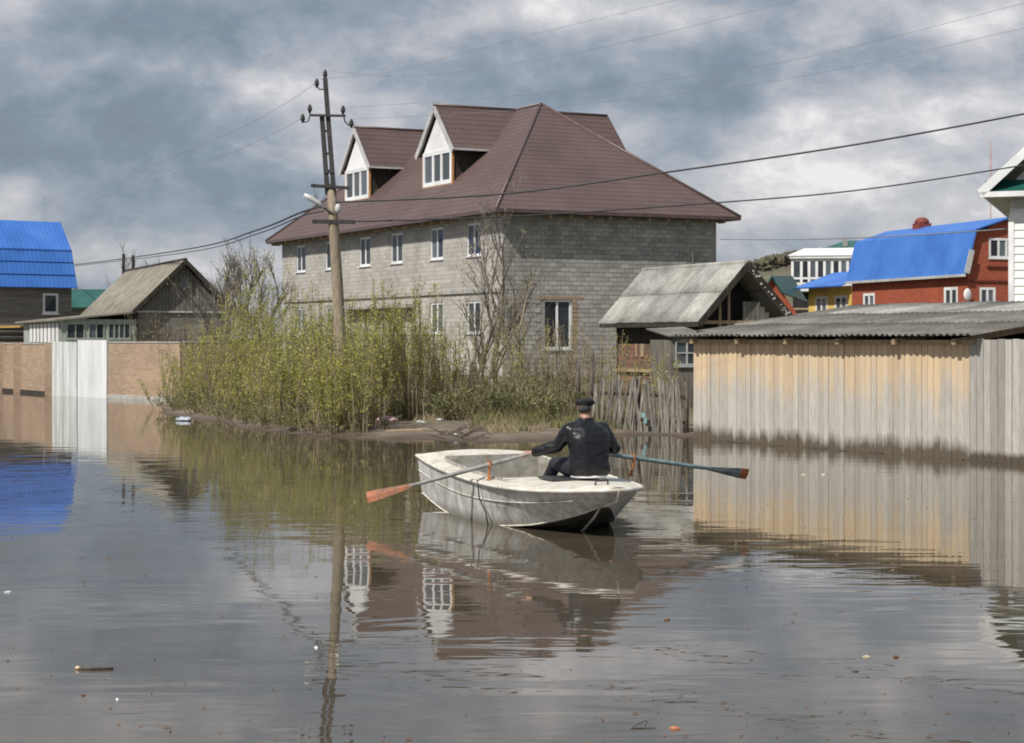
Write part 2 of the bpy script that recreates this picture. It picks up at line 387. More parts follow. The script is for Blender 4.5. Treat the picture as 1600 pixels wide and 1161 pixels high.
def ground_mat():
    m, t, bs = newmat('ground')
    g = t.nodes.new('ShaderNodeNewGeometry'); s = t.nodes.new('ShaderNodeSeparateXYZ'); t.links.new(g.outputs['Position'], s.inputs[0])
    v = mapping(t, 'World', (1, 1, 1)); f = tnoise(t, v, 1.6, 8, .7); f2 = tnoise(t, v, 14, 6, .75)
    mud = ramp(t, f, [(.3, (.12, .092, .068)), (.5, (.19, .15, .115)), (.7, (.29, .24, .19))])
    grass = ramp(t, f, [(.3, (.07, .07, .03)), (.55, (.12, .11, .05)), (.75, (.17, .14, .075))])
    mr = t.nodes.new('ShaderNodeMapRange'); t.links.new(mth(t, 'ADD', s.outputs['Z'], mth(t, 'MULTIPLY', f, .25)), mr.inputs['Value'])
    mr.inputs['From Min'].default_value = .26; mr.inputs['From Max'].default_value = .42
    col = mixc(t, mr.outputs[0], mud, grass)
    col = mixc(t, .6, col, ramp(t, f2, [(.3, (.6, .6, .6)), (.7, (1.35, 1.35, 1.35))]), 'MULTIPLY')
    wet = t.nodes.new('ShaderNodeMapRange'); t.links.new(s.outputs['Z'], wet.inputs['Value']); wet.inputs['From Min'].default_value = .08; wet.inputs['From Max'].default_value = .0
    col = mixc(t, wet.outputs[0], col, (.07, .05, .035))
    t.links.new(col, bs.inputs['Base Color'])
    bs.inputs['Roughness'].default_value = .85; bumpn(t, bs, f2, .8, .05); return m
M['ground'] = ground_mat()

BOATC = (0.3, 19.4)
def water_mat():
    m, t, bs = newmat('flood_water')
    bs.inputs['Roughness'].default_value = .0; bs.inputs['IOR'].default_value = 1.6; bs.inputs['Specular IOR Level'].default_value = .6
    big = tnoise(t, mapping(t, 'World', (.4, .9, 1)), .8, 2, .5, .5)
    mid = tnoise(t, mapping(t, 'World', (.55, 2.1, 1)), 1.3, 2, .45, .8)
    fine = tnoise(t, mapping(t, 'World', (1.6, 5.5, 1)), 1.7, 1, .5, .3)
    patch = tnoise(t, mapping(t, 'World', (.13, .20, 1)), 1.0, 4, .55)
    amp = t.nodes.new('ShaderNodeMapRange'); t.links.new(patch, amp.inputs['Value']); amp.inputs['From Min'].default_value = .38; amp.inputs['From Max'].default_value = .66
    amp.inputs['To Min'].default_value = .25; amp.inputs['To Max'].default_value = 1.7
    g = t.nodes.new('ShaderNodeNewGeometry')
    def rings(cx, cy, freq, reach):
        d = t.nodes.new('ShaderNodeVectorMath'); d.operation = 'DISTANCE'; t.links.new(g.outputs['Position'], d.inputs[0]); d.inputs[1].default_value = (cx, cy, 0)
        dd = mth(t, 'ADD', d.outputs['Value'], mth(t, 'MULTIPLY', big, .9))
        w = mth(t, 'SINE', mth(t, 'MULTIPLY', dd, freq))
        fo = t.nodes.new('ShaderNodeMapRange'); t.links.new(d.outputs['Value'], fo.inputs['Value']); fo.inputs['From Min'].default_value = reach; fo.inputs['From Max'].default_value = reach * .25
        fo.inputs['To Min'].default_value = 0; fo.inputs['To Max'].default_value = 1
        return mth(t, 'MULTIPLY', w, fo.outputs[0])
    rg = mth(t, 'ADD', mth(t, 'MULTIPLY', rings(.6, 19.4, 8.0, 5.5), .30), mth(t, 'MULTIPLY', rings(-1.6, 18.6, 19.0, 1.7), .20))
    rg = mth(t, 'MULTIPLY', rg, mth(t, 'ADD', mth(t, 'MULTIPLY', mid, 1.6), -.3))
    h = mth(t, 'ADD', mth(t, 'MULTIPLY', big, .8), mth(t, 'MULTIPLY', mid, .75))
    h = mth(t, 'ADD', h, mth(t, 'MULTIPLY', fine, .10))
    h = mth(t, 'ADD', mth(t, 'MULTIPLY', h, amp.outputs[0]), rg)
    bumpn(t, bs, h, 1.0, WBUMP)
    dirt = tnoise(t, mapping(t, 'World', (.5, .9, 1)), 1.3, 6, .65)
    t.links.new(ramp(t, dirt, [(.3, (.060, .050, .035)), (.7, (.098, .083, .060))]), bs.inputs['Base Color'])
    return m
WBUMP = .0034
M['water'] = water_mat()

# ================================================================== ground and water
SH = [(-400, 380), (-60, 100), (-30, 75), (-20.2, 65.9), (-17, 61.5), (-14.1, 58.3), (-10.9, 54.8), (-10.35, 49), (-9.9, 46.7), (-8.27, 43), (-5.83, 37.9), (-4.0, 34.9), (-2.6, 34.1), (-1.3, 33.7),
      (0, 33.3), (1.3, 34.1), (2.2, 35.3), (3.2, 35.4), (3.85, 34.95), (7.9, 28.95), (12, 22.9), (30, -4), (100, -108), (400, -560)]
def shore(x):
    for (x0, y0), (x1, y1) in zip(SH, SH[1:]):
        if x0 <= x <= x1: return y0 + (y1 - y0) * (x - x0) / (x1 - x0)
    return SH[0][1] if x < SH[0][0] else SH[-1][1]
def gz(x, y):
    d = y - shore(x)
    if -11 < x < 3.6: d += (noise.noise(Vector((x * .9, y * .3, 0))) * .9 + noise.noise(Vector((x * 3.1, y * .8, 4))) * .28)
    if d < 0: return max(-.9, d * .11 - .012)
    z = .055 * min(d, 2.0) + .028 * min(max(d - 2, 0), 12)
    if -12 < x < 3.7 and d < 12:
        z += max(0, min(1, d)) * (.05 * noise.noise(Vector((x * 1.1, y * 1.1, 2))) + .03 * noise.noise(Vector((x * 4, y * 4, 2)))) + .005
    return z
def axis(lims):
    out = []
    for a, b, s in lims:
        n = max(1, int(round((b - a) / s))); out += [a + (b - a) * i / n for i in range(n)]
    return out + [lims[-1][1]]
gx = axis([(-3000, -400, 650), (-400, -60, 34), (-60, -22, 3), (-22, -12, .8), (-12, 5, .16), (5, 13, .5), (13, 40, 3), (40, 400, 36), (400, 3000, 650)])
gy = axis([(-600, 20, 62), (20, 31, 1.5), (31, 48, .2), (48, 68, .8), (68, 120, 4), (120, 400, 28), (400, 5000, 500)])
mb = MB(); nx = len(gx)
vs = [(x, y, gz(x, y)) for y in gy for x in gx]
fs = [(j * nx + i, j * nx + i + 1, (j + 1) * nx + i + 1, (j + 1) * nx + i) for j in range(len(gy) - 1) for i in range(nx - 1)]
mb.mesh(vs, fs); g = mb.build('ground', M['ground'], smooth=True); g['kind'] = 'structure'; g['label'] = 'muddy brown bank and flooded ground'
mb = MB(); mb.face((-900, -500, 0), (900, -500, 0), (900, 900, 0), (-900, 900, 0)); w = mb.build('water', M['water']); w['kind'] = 'structure'; w['label'] = 'still grey brown flood water with mirror reflections'

# far hill with a few tiny houses and trees
mb = MB(); pts = []
for i in range(61):
    x = 20 + i * 10; h = 31 * math.exp(-((x - 110) / 75.0) ** 2) + 10 * math.exp(-((x - 260) / 120.0) ** 2) + noise.noise(Vector((x * .05, 0, 0))) * 2.5
    pts.append((x, h))
for (x0, h0), (x1, h1) in zip(pts, pts[1:]):
    mb.face((x0, 480, 0.2), (x1, 480, 0.2), (x1, 600, h1), (x0, 600, h0)); mb.face((x0, 600, h0), (x1, 600, h1), (x1, 800, 0.2), (x0, 800, 0.2))
h = mb.build('hill', M['hill'], smooth=True); h['kind'] = 'structure'; h['label'] = 'low brown hill on the horizon'

def rnd(a, b): return random.uniform(a, b)
# ================================================================== generic building pieces
def V3(v, z=0.0): return Vector((v[0], v[1], z))
def wall_holes(mb, O, t, n, Wd, H, holes, depth=.14):
    """wall sheet from O along t, rectangular openings (u0,v0,u1,v1) with reveals going inward"""
    O, t, n = Vector(O), Vector(t), Vector(n); up = Vector((0, 0, 1))
    us = sorted({0, Wd, *[h[0] for h in holes], *[h[2] for h in holes]}); vs = sorted({0, H, *[h[1] for h in holes], *[h[3] for h in holes]})
    def P(u, v, d=0): return O + t * u + up * v - n * d
    flip = t.cross(up).dot(n) < 0
    def add(*p):
        mb.face(*(reversed(p) if flip else p))
    for i in range(len(us) - 1):
        for j in range(len(vs) - 1):
            cu, cv = (us[i] + us[i + 1]) / 2, (vs[j] + vs[j + 1]) / 2
            if any(h[0] < cu < h[2] and h[1] < cv < h[3] for h in holes): continue
            add(P(us[i], vs[j]), P(us[i + 1], vs[j]), P(us[i + 1], vs[j + 1]), P(us[i], vs[j + 1]))
    for a, b, c, d in holes:
        add(P(a, b), P(a, b, depth), P(c, b, depth), P(c, b)) if False else None
        add(P(a, b), P(c, b), P(c, b, depth), P(a, b, depth)); add(P(a, d, depth), P(c, d, depth), P(c, d), P(a, d))
        add(P(a, b), P(a, b, depth), P(a, d, depth), P(a, d)); add(P(c, b, depth), P(c, b), P(c, d), P(c, d, depth))
def window(parent, O, t, n, w, h, cols=2, rows=1, fw=.07, mat=None, glass=None, sill=True, rec=.08, name='window', depth=.06, cross=None):
    """window > pane, sill; O = lower left corner of the opening on the wall face"""
    mat = mat or M['white_pvc']; glass = glass or M['glass']
    O, t, n = Vector(O), Vector(t), Vector(n); up = Vector((0, 0, 1)); B = O - n * rec
    mb = MB()
    def bx(u0, v0, u1, v1, d=depth, off=0.0):
        mb.obox(B + t * u0 + up * v0 + n * off, t * (u1 - u0), n * d, up * (v1 - v0))
    bx(0.003, 0.003, fw, h - .003); bx(w - fw, 0.003, w - .003, h - .003); bx(fw, 0.003, w - fw, fw); bx(fw, h - fw, w - fw, h - .003)
    iw = w - 2 * fw
    for c in range(1, cols):
        u = fw + iw * c / cols; bx(u - fw * .5, fw, u + fw * .5, h - fw, depth * .92)
    for r in range(1, rows):
        v = h * r / rows; bx(fw, v - fw * .4, w - fw, v + fw * .4, depth * .85)
    if cross: bx(fw, cross - fw * .4, w - fw, cross + fw * .4, depth * .85)
    f = mb.build(name, mat, parent)
    for c in range(cols):
        g = MB(); u0 = fw + iw * c / cols; u1 = fw + iw * (c + 1) / cols
        p = B + n * (depth * .35)
        q = [p + t * u0 + up * fw, p + t * u1 + up * fw, p + t * u1 + up * (h - fw), p + t * u0 + up * (h - fw)]
        if t.cross(up).dot(n) < 0: q.reverse()
        g.face(*q); g.build('pane', glass, f)
    if sill:
        s = MB(); s.obox(O - t * .05 - up * .05 - n * (rec - depth), t * (w + .1), n * (.06 + rec - depth), up * .045); s.build('sill', mat, f)
    return f
def tile_slope(mb, poly, pitch_mod=.35, wave=.2, clip=True, amp=.0045, stepz=.018):
    """stepped, waved metal tile sheet inside a planar polygon (lowest edge first: poly[0]->poly[1] is the eave)"""
    p0, p1 = Vector(poly[0]), Vector(poly[1]); u = (p1 - p0).normalized()
    nrm = None
    for q in poly[2:]:
        nrm = u.cross(Vector(q) - p0)
        if nrm.length > 1e-3: break
    nrm.normalize()
    if nrm.z < 0: nrm = -nrm
    v = nrm.cross(u)
    if v.z < 0: v = -v
    cs = [((Vector(q) - p0).dot(u), (Vector(q) - p0).dot(v)) for q in poly]
    u0, u1 = min(c[0] for c in cs), max(c[0] for c in cs); v1 = max(c[1] for c in cs)
    bm = bmesh.new(); du = wave / 4.0; nu = int((u1 - u0) / du) + 2
    vv = []
    r = 0
    while r * pitch_mod < v1 + pitch_mod:
        vv += [(r * pitch_mod, stepz), (r * pitch_mod + pitch_mod * .96, 0.004)]; r += 1
    grid = []
    for (b, hh) in vv:
        grid.append([bm.verts.new(p0 + u * (u0 + i * du) + v * b + nrm * (hh + amp * math.cos(2 * math.pi * (i * du) / wave))) for i in range(nu)])
    for j in range(len(vv) - 1):
        for i in range(nu - 1): bm.faces.new((grid[j][i], grid[j][i + 1], grid[j + 1][i + 1], grid[j + 1][i]))
    cen = sum((Vector(q) for q in poly), Vector()) / len(poly)
    if clip:
        for a, b in zip(poly, poly[1:] + poly[:1]):
            a, b = Vector(a), Vector(b); e = (b - a).normalized(); pn = e.cross(nrm)
            if (cen - a).dot(pn) > 0: pn = -pn
            bmesh.ops.bisect_plane(bm, geom=bm.verts[:] + bm.edges[:] + bm.faces[:], plane_co=a, plane_no=pn, clear_outer=True)
    bm.verts.index_update(); bm.verts.ensure_lookup_table()
    mb.mesh([x.co.copy() for x in bm.verts], [tuple(q.index for q in f.verts) for f in bm.faces]); bm.free()
def slab(mb, poly, th=.06):
    """solid plate below a planar polygon"""
    poly = [Vector(p) for p in poly]; n = (poly[1] - poly[0]).cross(poly[2] - poly[0]).normalized()
    if n.z < 0: poly = list(reversed(poly)); n = -n
    lo = [p - n * th for p in poly]; k = len(poly)
    mb.mesh(poly + lo, [tuple(range(k)), tuple(reversed(range(k, 2 * k)))] + [((i + 1) % k, i, i + k, (i + 1) % k + k) for i in range(k)])
def corrug_sheet(O, u, v, w, L, pitch=.15, amp=.022, th=.008):
    """one corrugated sheet mesh (local), waves run along u, length L up v"""
    n = Vector(u).cross(Vector(v)).normalized(); st = 6; N_ = int(round(w / pitch * st)); vs, fs = [], []
    for k, off in ((0, 0), (1, -th)):
        for j in range(3):
            for i in range(N_ + 1):
                x = w * i / N_
                vs.append(Vector(O) + Vector(u) * x + Vector(v) * (L * j / 2) + n * (amp * math.cos(2 * math.pi * x / pitch) + off))
    m_ = (N_ + 1)
    for j in range(2):
        for i in range(N_):
            a = j * m_ + i; fs.append((a, a + 1, a + m_ + 1, a + m_)); a += 3 * m_; fs.append((a, a + m_, a + m_ + 1, a + 1))
    for i in range(N_):
        a = i; b = 3 * m_ + i; fs.append((a, b, b + 1, a + 1)); a = 2 * m_ + i; b = 5 * m_ + i; fs.append((a + 1, b + 1, b, a))
    return vs, fs

# ================================================================== the big grey block house
N0 = Vector((-.68, 70.9, 0)); ru = Vector((math.cos(R(25)), math.sin(R(25)), 0)); lu = Vector((math.cos(R(119)), math.sin(R(119)), 0))
EZ = 7.6; RZ = 13.3; RW = 12.3; LW = 27.6; HIP = 7.25
up = Vector((0, 0, 1))
def BP(b, a, z): return N0 + ru * b + lu * a + up * z
nL = Vector((-lu.y, lu.x, 0)); nL = nL if nL.dot(Vector((-1, -1, 0))) > 0 else -nL
nR = Vector((ru.y, -ru.x, 0))
GB = .2
house = thing('block_house', BP(.65, .65, GB), 'large unfinished grey block house with brown tiled hip roof and white dormers', 'house')
wb0, wa0 = .68, .68; wb1 = RW - .85; wa1 = LW - .75
a_list = [3.4, 7.1, 11.5, 15.3, 19.8, 24.0]; hw = .68
holes = [(a - hw - wa0, 5.75 - GB, a + hw - wa0, 7.22 - GB) for a in a_list] + [(a - .65 - wa0, 2.3 - GB, a + .65 - wa0, 3.75 - GB) for a in a_list if a not in (15.3,)]
mb = MB(); wall_holes(mb, BP(wb0, wa0, GB), lu, nL, wa1 - wa0, 7.52 - GB, holes, .2)
mb.face(BP(wb0, wa1, GB), BP(wb1, wa1, GB), BP(wb1, wa1, 7.52), BP(wb0, wa1, 7.52))
mb.face(BP(wb1, wa1, GB), BP(wb1, wa0, GB), BP(wb1, wa0, 7.52), BP(wb1, wa1, 7.52))
mb.build('wall', M['block_wall'], house)
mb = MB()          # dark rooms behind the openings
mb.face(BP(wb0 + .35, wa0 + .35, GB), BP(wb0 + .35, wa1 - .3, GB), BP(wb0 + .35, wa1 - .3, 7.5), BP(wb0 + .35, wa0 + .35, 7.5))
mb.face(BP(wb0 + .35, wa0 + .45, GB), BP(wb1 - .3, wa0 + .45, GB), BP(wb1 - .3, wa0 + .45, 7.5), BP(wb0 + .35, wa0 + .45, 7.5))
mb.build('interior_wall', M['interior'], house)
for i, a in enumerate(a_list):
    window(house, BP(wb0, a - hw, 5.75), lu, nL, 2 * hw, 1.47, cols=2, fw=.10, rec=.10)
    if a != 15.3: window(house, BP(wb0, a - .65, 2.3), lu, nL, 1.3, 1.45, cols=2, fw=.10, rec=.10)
mb = MB(); mb.obox(BP(wb0 - .002, wa0 - .02, 4.1) + nL * 0.0, lu * (wa1 - wa0 - .3), nL * .09, up * .18); mb.build('floor_band', M['concrete'], house)
mb = MB(); mb.obox(BP(wb0, wa0 + 8.6, 3.55), lu * 8.2, nL * .55, up * .16); mb.build('canopy', M['concrete'], house)
mb = MB(); mb.obox(BP(wb0 - .06, wa0 - .06, -.1), lu * (wa1 - wa0 + .1), -nL * .3, up * .75); mb.obox(BP(wb0 - .055, wa0 - .055, -.1), ru * (wb1 - wb0 + .1), -nR * .3, up * .749)
mb.build('plinth', M['concrete'], house)
# right facade: blocks
WX = BP(wb0, wa0, 0); RWd = wb1 - wb0; win = (1.95, 1.6, 3.35, 3.78)
mb = MB(); wall_holes(mb, WX + up * GB + nR * -.012, ru, nR, RWd, 7.52 - GB, [(win[0], win[1] - GB, win[2], win[3] - GB)], .22); mb.build('mortar_bed', M['mortar'], house)
bw, bh, jt = .40, .20, .014
def block_mesh(w):
    me = bpy.data.meshes.new('block'); d = .02; e = .006
    vs = [(0, 0, 0), (w, 0, 0), (w, bh - jt, 0), (0, bh - jt, 0), (e, e, d), (w - e, e, d), (w - e, bh - jt - e, d), (e, bh - jt - e, d)]
    me.from_pydata(vs, [], [(4, 5, 6, 7), (0, 1, 5, 4), (1, 2, 6, 5), (2, 3, 7, 6), (3, 0, 4, 7)]); me.materials.append(M['block']); return me, vs
full, fvs = block_mesh(bw - jt); half, hvs = block_mesh(bw / 2 - jt)
Mb = Matrix((ru, up, nR)).transposed()      # local x,y,z -> world
cnt = 0; rest = MB(); hl = root_loc(house)
rows = int((7.5 - GB) / bh)
for r in reversed(range(rows)):
    z = GB + r * bh; x = 0.0; off = (r % 2)
    first = True
    while x < RWd - .1:
        w = bw
        if first and off: w = bw / 2
        first = False
        if x + w > RWd + .01: w = bw / 2
        if x + w > RWd + .01: break
        if not (x + w > win[0] + .02 and x < win[2] - .02 and z + bh > win[1] + .02 and z < win[3] - .02):
            jit = random.uniform(-.004, .006)
            P = WX + ru * (x + jt / 2) + up * z + nR * (-.012 + jit)
            me, vv_ = (full, fvs) if w == bw else (half, hvs)
            if cnt < 300:
                o = link_mesh('block', me, house); o.matrix_local = Matrix.Translation(P - hl) @ Mb.to_4x4(); cnt += 1
            else:
                rest.mesh([P + Mb @ Vector(q) for q in vv_], [(4, 5, 6, 7), (0, 1, 5, 4), (1, 2, 6, 5), (2, 3, 7, 6), (3, 0, 4, 7)])
        x += w
rest.build('block_courses', M['block_row'], house, kind='stuff')
window(house, WX + ru * win[0] + up * win[1], ru, nR, win[2] - win[0], win[3] - win[1], cols=2, fw=.10, rec=.13)
mb = MB()
for k in range(11):
    mb.obox(WX + ru * (win[2] + .002) + up * (1.62 + k * .2) + nR * .004, ru * (.22 + .07 * (k % 2)), nR * .016, up * .17)
for k in range(9): mb.obox(WX + ru * (win[0] - .45 + k * .27) + up * (win[3] + .01) + nR * .004, ru * .25, nR * .016, up * .13)
mb.build('brick_surround', M['pink_brick'], house)
# roof
E = [BP(0, 0, EZ), BP(RW, 0, EZ), BP(RW, LW, EZ), BP(0, LW, EZ)]
AP = [BP(RW / 2, HIP, RZ), BP(RW / 2, LW - HIP, RZ)]
mb = MB(); tile_slope(mb, [E[0], E[1], AP[0]]); tile_slope(mb, [E[3], E[0], AP[0], AP[1]]); tile_slope(mb, [E[2], E[3], AP[1]]); tile_slope(mb, [E[1], E[2], AP[1], AP[0]])
roof = mb.build('roof', M['tile'], house)
mb = MB(); hipr = .075
for a, b in ((E[0], AP[0]), (E[1], AP[0]), (E[2], AP[1]), (E[3], AP[1]), (AP[0], AP[1])): mb.tube([a + up * .03, b + up * .03], hipr, 8)
mb.build('ridge_cap', M['ridge'], roof, smooth=True)
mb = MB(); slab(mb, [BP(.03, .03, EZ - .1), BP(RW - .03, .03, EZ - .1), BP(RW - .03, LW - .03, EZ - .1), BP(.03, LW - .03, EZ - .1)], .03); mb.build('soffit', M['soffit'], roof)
mb = MB()
for a, b in ((E[0], E[1]), (E[1], E[2]), (E[2], E[3]), (E[3], E[0])): mb.bar(a - up * .04, b - up * .04, .03, .16)
mb.build('fascia', M['ridge'], roof)
rt = MB()
for k in range(27):
    m_ = MB(); m_.obox(BP(.10, .4 + k * 1.02, EZ - .27), ru * .5, lu * .07, up * .12); m_.build('rafter_tail', M['raw_wood'], roof)
for k in range(12):
    m_ = MB(); m_.obox(BP(.7 + k * .98, .10, EZ - .27), lu * .5, ru * .07, up * .12); m_.build('rafter_tail', M['raw_wood'], roof)
# cross dormers
def dormer(ac, front=True):
    sgn = 1 if front else -1
    bc = 1.98 if front else RW - 1.25; fu = ru * sgn; fn = nL * sgn if front else -nL
    def DP(b, a, z): return BP(bc, ac, 0) + fu * b + lu * a + up * z
    hwid = 1.55; z0 = 9.35; zt = 11.28; zp = RZ - .22
    d = bpy.data.objects.new('dormer', None)
    wl = MB()
    # front face with window opening
    wl.face(DP(0, -hwid, z0 - .3), DP(0, hwid, z0 - .3), DP(0, hwid, z0), DP(0, -hwid, z0))
    dw = wl
    rd = MB(); oh = .20; hs = 2.0; zl = zp + .2 - hs * (zp - zt) / hwid * 1.0
    back = RW / 2 - (1.98 if front else 1.25)
    P0, P1 = DP(-oh, 0, RZ), DP(back, 0, RZ); ze = RZ - hs * 1.13
    L0, L1 = DP(-oh, hs, ze), DP(back, hs, ze); R0, R1 = DP(-oh, -hs, ze), DP(back, -hs, ze)
    tile_slope(rd, [R0, R1, P1, P0]); tile_slope(rd, [L0, L1, P1, P0])
    dr = rd.build('dormer_roof', M['tile'], house)
    rk = MB()
    for (A, B) in ((P0, L0), (P0, R0)):
        rk.bar(A - up * .12 , B - up * .12, .05, .26)
        slab(rk, [A - up * .03, B - up * .03, B - up * .03 + fu * .19, A - up * .03 + fu * .19], .05)
    rk.build('rake_board', M['rake'] if front else M['ridge'], dr)
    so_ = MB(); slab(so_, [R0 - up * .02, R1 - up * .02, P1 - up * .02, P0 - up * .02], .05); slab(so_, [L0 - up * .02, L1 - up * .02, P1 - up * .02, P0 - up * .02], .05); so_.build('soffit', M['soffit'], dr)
    rc = MB(); rc.tube([P0 + up * .03, P1 + up * .03], .075, 8); rc.build('ridge_cap', M['ridge'], dr, smooth=True)
    g_ = MB(); g_.bar(R0 - up * .02, R1 - up * .02, .07, .10); g_.bar(L0 - up * .02, L1 - up * .02, .07, .10); g_.build('gutter', M['rake'], dr)
    # gable + cheeks
    gb = MB(); zt2 = 11.12; zpk = RZ - .12
    tri = [DP(0, -hwid, zt2), DP(0, hwid, zt2), DP(0, 0, zt2 + hwid * 1.13)]
    slab_pts = tri if (tri[1] - tri[0]).cross(tri[2] - tri[0]).dot(fn) > 0 else list(reversed(tri))
    gb.mesh(slab_pts + [p - fn * .08 for p in slab_pts], [(0, 1, 2), (5, 4, 3), (0, 3, 4, 1), (1, 4, 5, 2), (2, 5, 3, 0)])
    gb.build('gable_panel', M['white_siding'], dr)
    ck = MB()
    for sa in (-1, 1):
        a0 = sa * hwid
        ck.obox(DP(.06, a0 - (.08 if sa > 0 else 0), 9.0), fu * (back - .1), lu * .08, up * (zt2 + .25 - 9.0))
    ck.build('cheek', M['dark_wood'], dr)  # near-black colour carries the shade of the cheeks turned from the sun
    window(dr, DP(0, -hwid, 9.45), lu, fn, 2 * hwid, zt2 - 9.45, cols=3, fw=.20, rec=.05, depth=.09, sill=False, glass=M['glass_pale'])
    om = MB()
    om.obox(DP(-.04, -hwid - .06, 9.33), lu * (2 * hwid + .12), fu * .1, up * .11)
    for sa in (-1, 1): om.obox(DP(-.035, sa * (hwid + .03) - .03, 9.44), lu * .06, fu * .1, up * (zt2 - 9.44))
    om.build('foam_seal', M['orange_foam'], dr)
dormer(9.7); dormer(19.3); dormer(9.7, False); dormer(19.3, False)
mb = MB(); p = atz(1083, 700); mb.tube([at(1083, 420, 74.5) - up * 3, at(1083, 392, 74.5)], .09, 8); 
o = mb.build('stove_pipe', M['dark_metal'], smooth=True); tag(o, 'thin dark stove pipe standing against the block house wall behind the small barn', 'pipe')

# ================================================================== corrugated shed with plank wall (right)
A0 = Vector((3.81, 34.8, 0)); sd = Vector((.557, -.831, 0)).normalized(); sb = Vector((.831, .557, 0)).normalized(); sn = -sb
SL = 7.36
shed = thing('plank_shed', A0 + sd * SL / 2, 'long low plank shed standing in the water, tan and grey boards under a corrugated roof', 'shed')
pw = .135; npk = int(SL / pw); pme = bpy.data.meshes.new('plank')
def plank_mesh(name, w, h, d, mat):
    me = bpy.data.meshes.new(name); e = .006; vs, fs = [], []
    for z in (0, h):
        vs += [(0, 0, z), (w, 0, z), (w, d - e, z), (w - e, d, z), (e, d, z), (0, d - e, z)]
    fs = [tuple(reversed(range(6))), tuple(range(6, 12))] + [(i, (i + 1) % 6, (i + 1) % 6 + 6, i + 6) for i in range(6)]
    me.from_pydata(vs, [], fs); me.materials.append(mat); me.update(); return me
pm = plank_mesh('plank', pw - .004, 2.3, .022, M['plank'])
hl = root_loc(shed); Ms = Matrix((sd, sn, up)).transposed().to_4x4()
for i in range(npk):
    o = link_mesh('plank', pm, shed)
    P = A0 + sd * (i * SL / npk + random.uniform(0, .004)) + up * (-.25) + sn * random.choice((0, .002, .005, .008))
    o.matrix_local = Matrix.Translation(P - hl) @ Ms @ Matrix.Rotation(random.uniform(-.004, .004), 4, 'Y')
mb = MB()
mb.obox(A0 - sn * .0 + up * -.2, sd * SL, -sn * .03, up * 2.2)          # battens behind
mb.obox(A0 + sb * .05 - up * .2, sb * 4.6, sd * .04, up * 2.45)
mb.obox(A0 + sd * (SL - .04) + sb * .05 - up * .2, sb * 4.6, sd * .04, up * 2.2)
mb.obox(A0 + sb * 4.65 - up * .2, sd * SL, sb * .04, up * 2.6)
mb.build('back_boards', M['dark_wood'], shed)
# roof sheets
E0 = A0 - sd * .32 + sn * .34 + up * 2.12; rlen = 5.45; rise = .66; sv = (sb * rlen + up * rise); RL = sv.length; sv.normalize()
sw = 1.05; nsh = 8
for row, (L0, Ls) in enumerate(((0, 1.9), (1.78, 1.9), (3.56, 1.95))):
    for i in range(nsh):
        vs_, fs_ = corrug_sheet((0, 0, 0), sd, sv, sw + .075, Ls)
        base = E0 + sd * (i * (SL + .5) / nsh) + sv * (L0 + random.uniform(-.03, .02)) + up * (.035 + row * .012 + (i % 2) * .009)
        m_ = MB(); m_.mesh([v + base for v in vs_], fs_)
        mt = M['slate'] if not (row == 2 and i in (1, 2, 3, 5)) else M['slate_pale']
        m_.build('roof_sheet', mt, shed, smooth=True)
mb = MB()
for i in range(6): mb.bar(A0 + sd * (.2 + i * 1.4) + sn * .26 + up * 2.03, A0 + sd * (.2 + i * 1.4) + sb * 4.8 + up * 2.64, .08, .10)
mb.bar(A0 - sd * .28 + sn * .1 + up * 2.03, A0 + sd * (SL + .15) + sn * .1 + up * 2.03, .06, .07)
mb.build('rafter', M['raw_wood'], shed)

# grey fence continuing to the right
fen = thing('grey_plank_fence', A0 + sd * (SL + 2), 'tall weathered grey plank fence joining the right end of the shed', 'fence')
pm2 = plank_mesh('plank', .142, 2.34, .024, M['grey_plank']); hl = root_loc(fen)
for i in range(34):
    o = link_mesh('plank', pm2, fen); P = A0 + sd * (SL + .03 + i * .15) + up * (-.26 + random.uniform(-.012, .012)) + sn * (.03 + random.choice((0, .004, .010)))
    o.matrix_local = Matrix.Translation(P - hl) @ Ms @ Matrix.Rotation(random.uniform(-.006, .006), 4, 'Y')
mb = MB()
for z in (.5, 1.7): mb.obox(A0 + sd * SL + sb * .0 + up * z, sd * 5.1, sn * .028, up * .09)
mb.build('rail', M['dark_wood'], fen)

# ================================================================== small barn behind
G0 = at(1160, 412, 48); G0.z = 4.24; bd = Vector((-2.7, 6, 0)).normalized(); bp = Vector((bd.y, -bd.x, 0)); BL = 5.75
HS = 1.5; BEZ = 2.62
barn = thing('small_barn', Vector((G0.x, G0.y, .3)) + bd * BL / 2, 'small ramshackle barn with pale corrugated gable roof behind the plank shed', 'barn')
def RP(b, a, z): return Vector((G0.x, G0.y, 0)) + bp * b + bd * a + up * z
for side in (-1, 1):
    for row, (f0, f1) in enumerate(((0, .54), (.5, 1.0))):
        for i in range(5):
            e0 = RP(side * (HS + .12), -.25, BEZ - .08); e1 = RP(side * (HS + .12), -.25 + BL + .4, BEZ - .08); rp_ = RP(0, -.25, 4.24)
            sv_ = (rp_ - e0); Lr = sv_.length; sv_.normalize(); wsh = (e1 - e0).length / 5
            vs_, fs_ = corrug_sheet((0, 0, 0), bd, sv_, wsh + .07, Lr * (f1 - f0), pitch=.16)
            nn = bd.cross(sv_); nn = nn if nn.z > 0 else -nn
            base = e0 + bd * (wsh * i) + sv_ * (Lr * f0) + nn * (.02 + row * .02 + (i % 2) * .012)
            m_ = MB(); m_.mesh([v + base for v in vs_], fs_); m_.build('roof_sheet', M['slate_pale'], barn, smooth=True)
mb = MB(); mb.tube([RP(0, -.28, 4.28), RP(0, BL + .2, 4.28)], .07, 6); mb.build('ridge_cap', M['slate_pale'], barn, smooth=True)
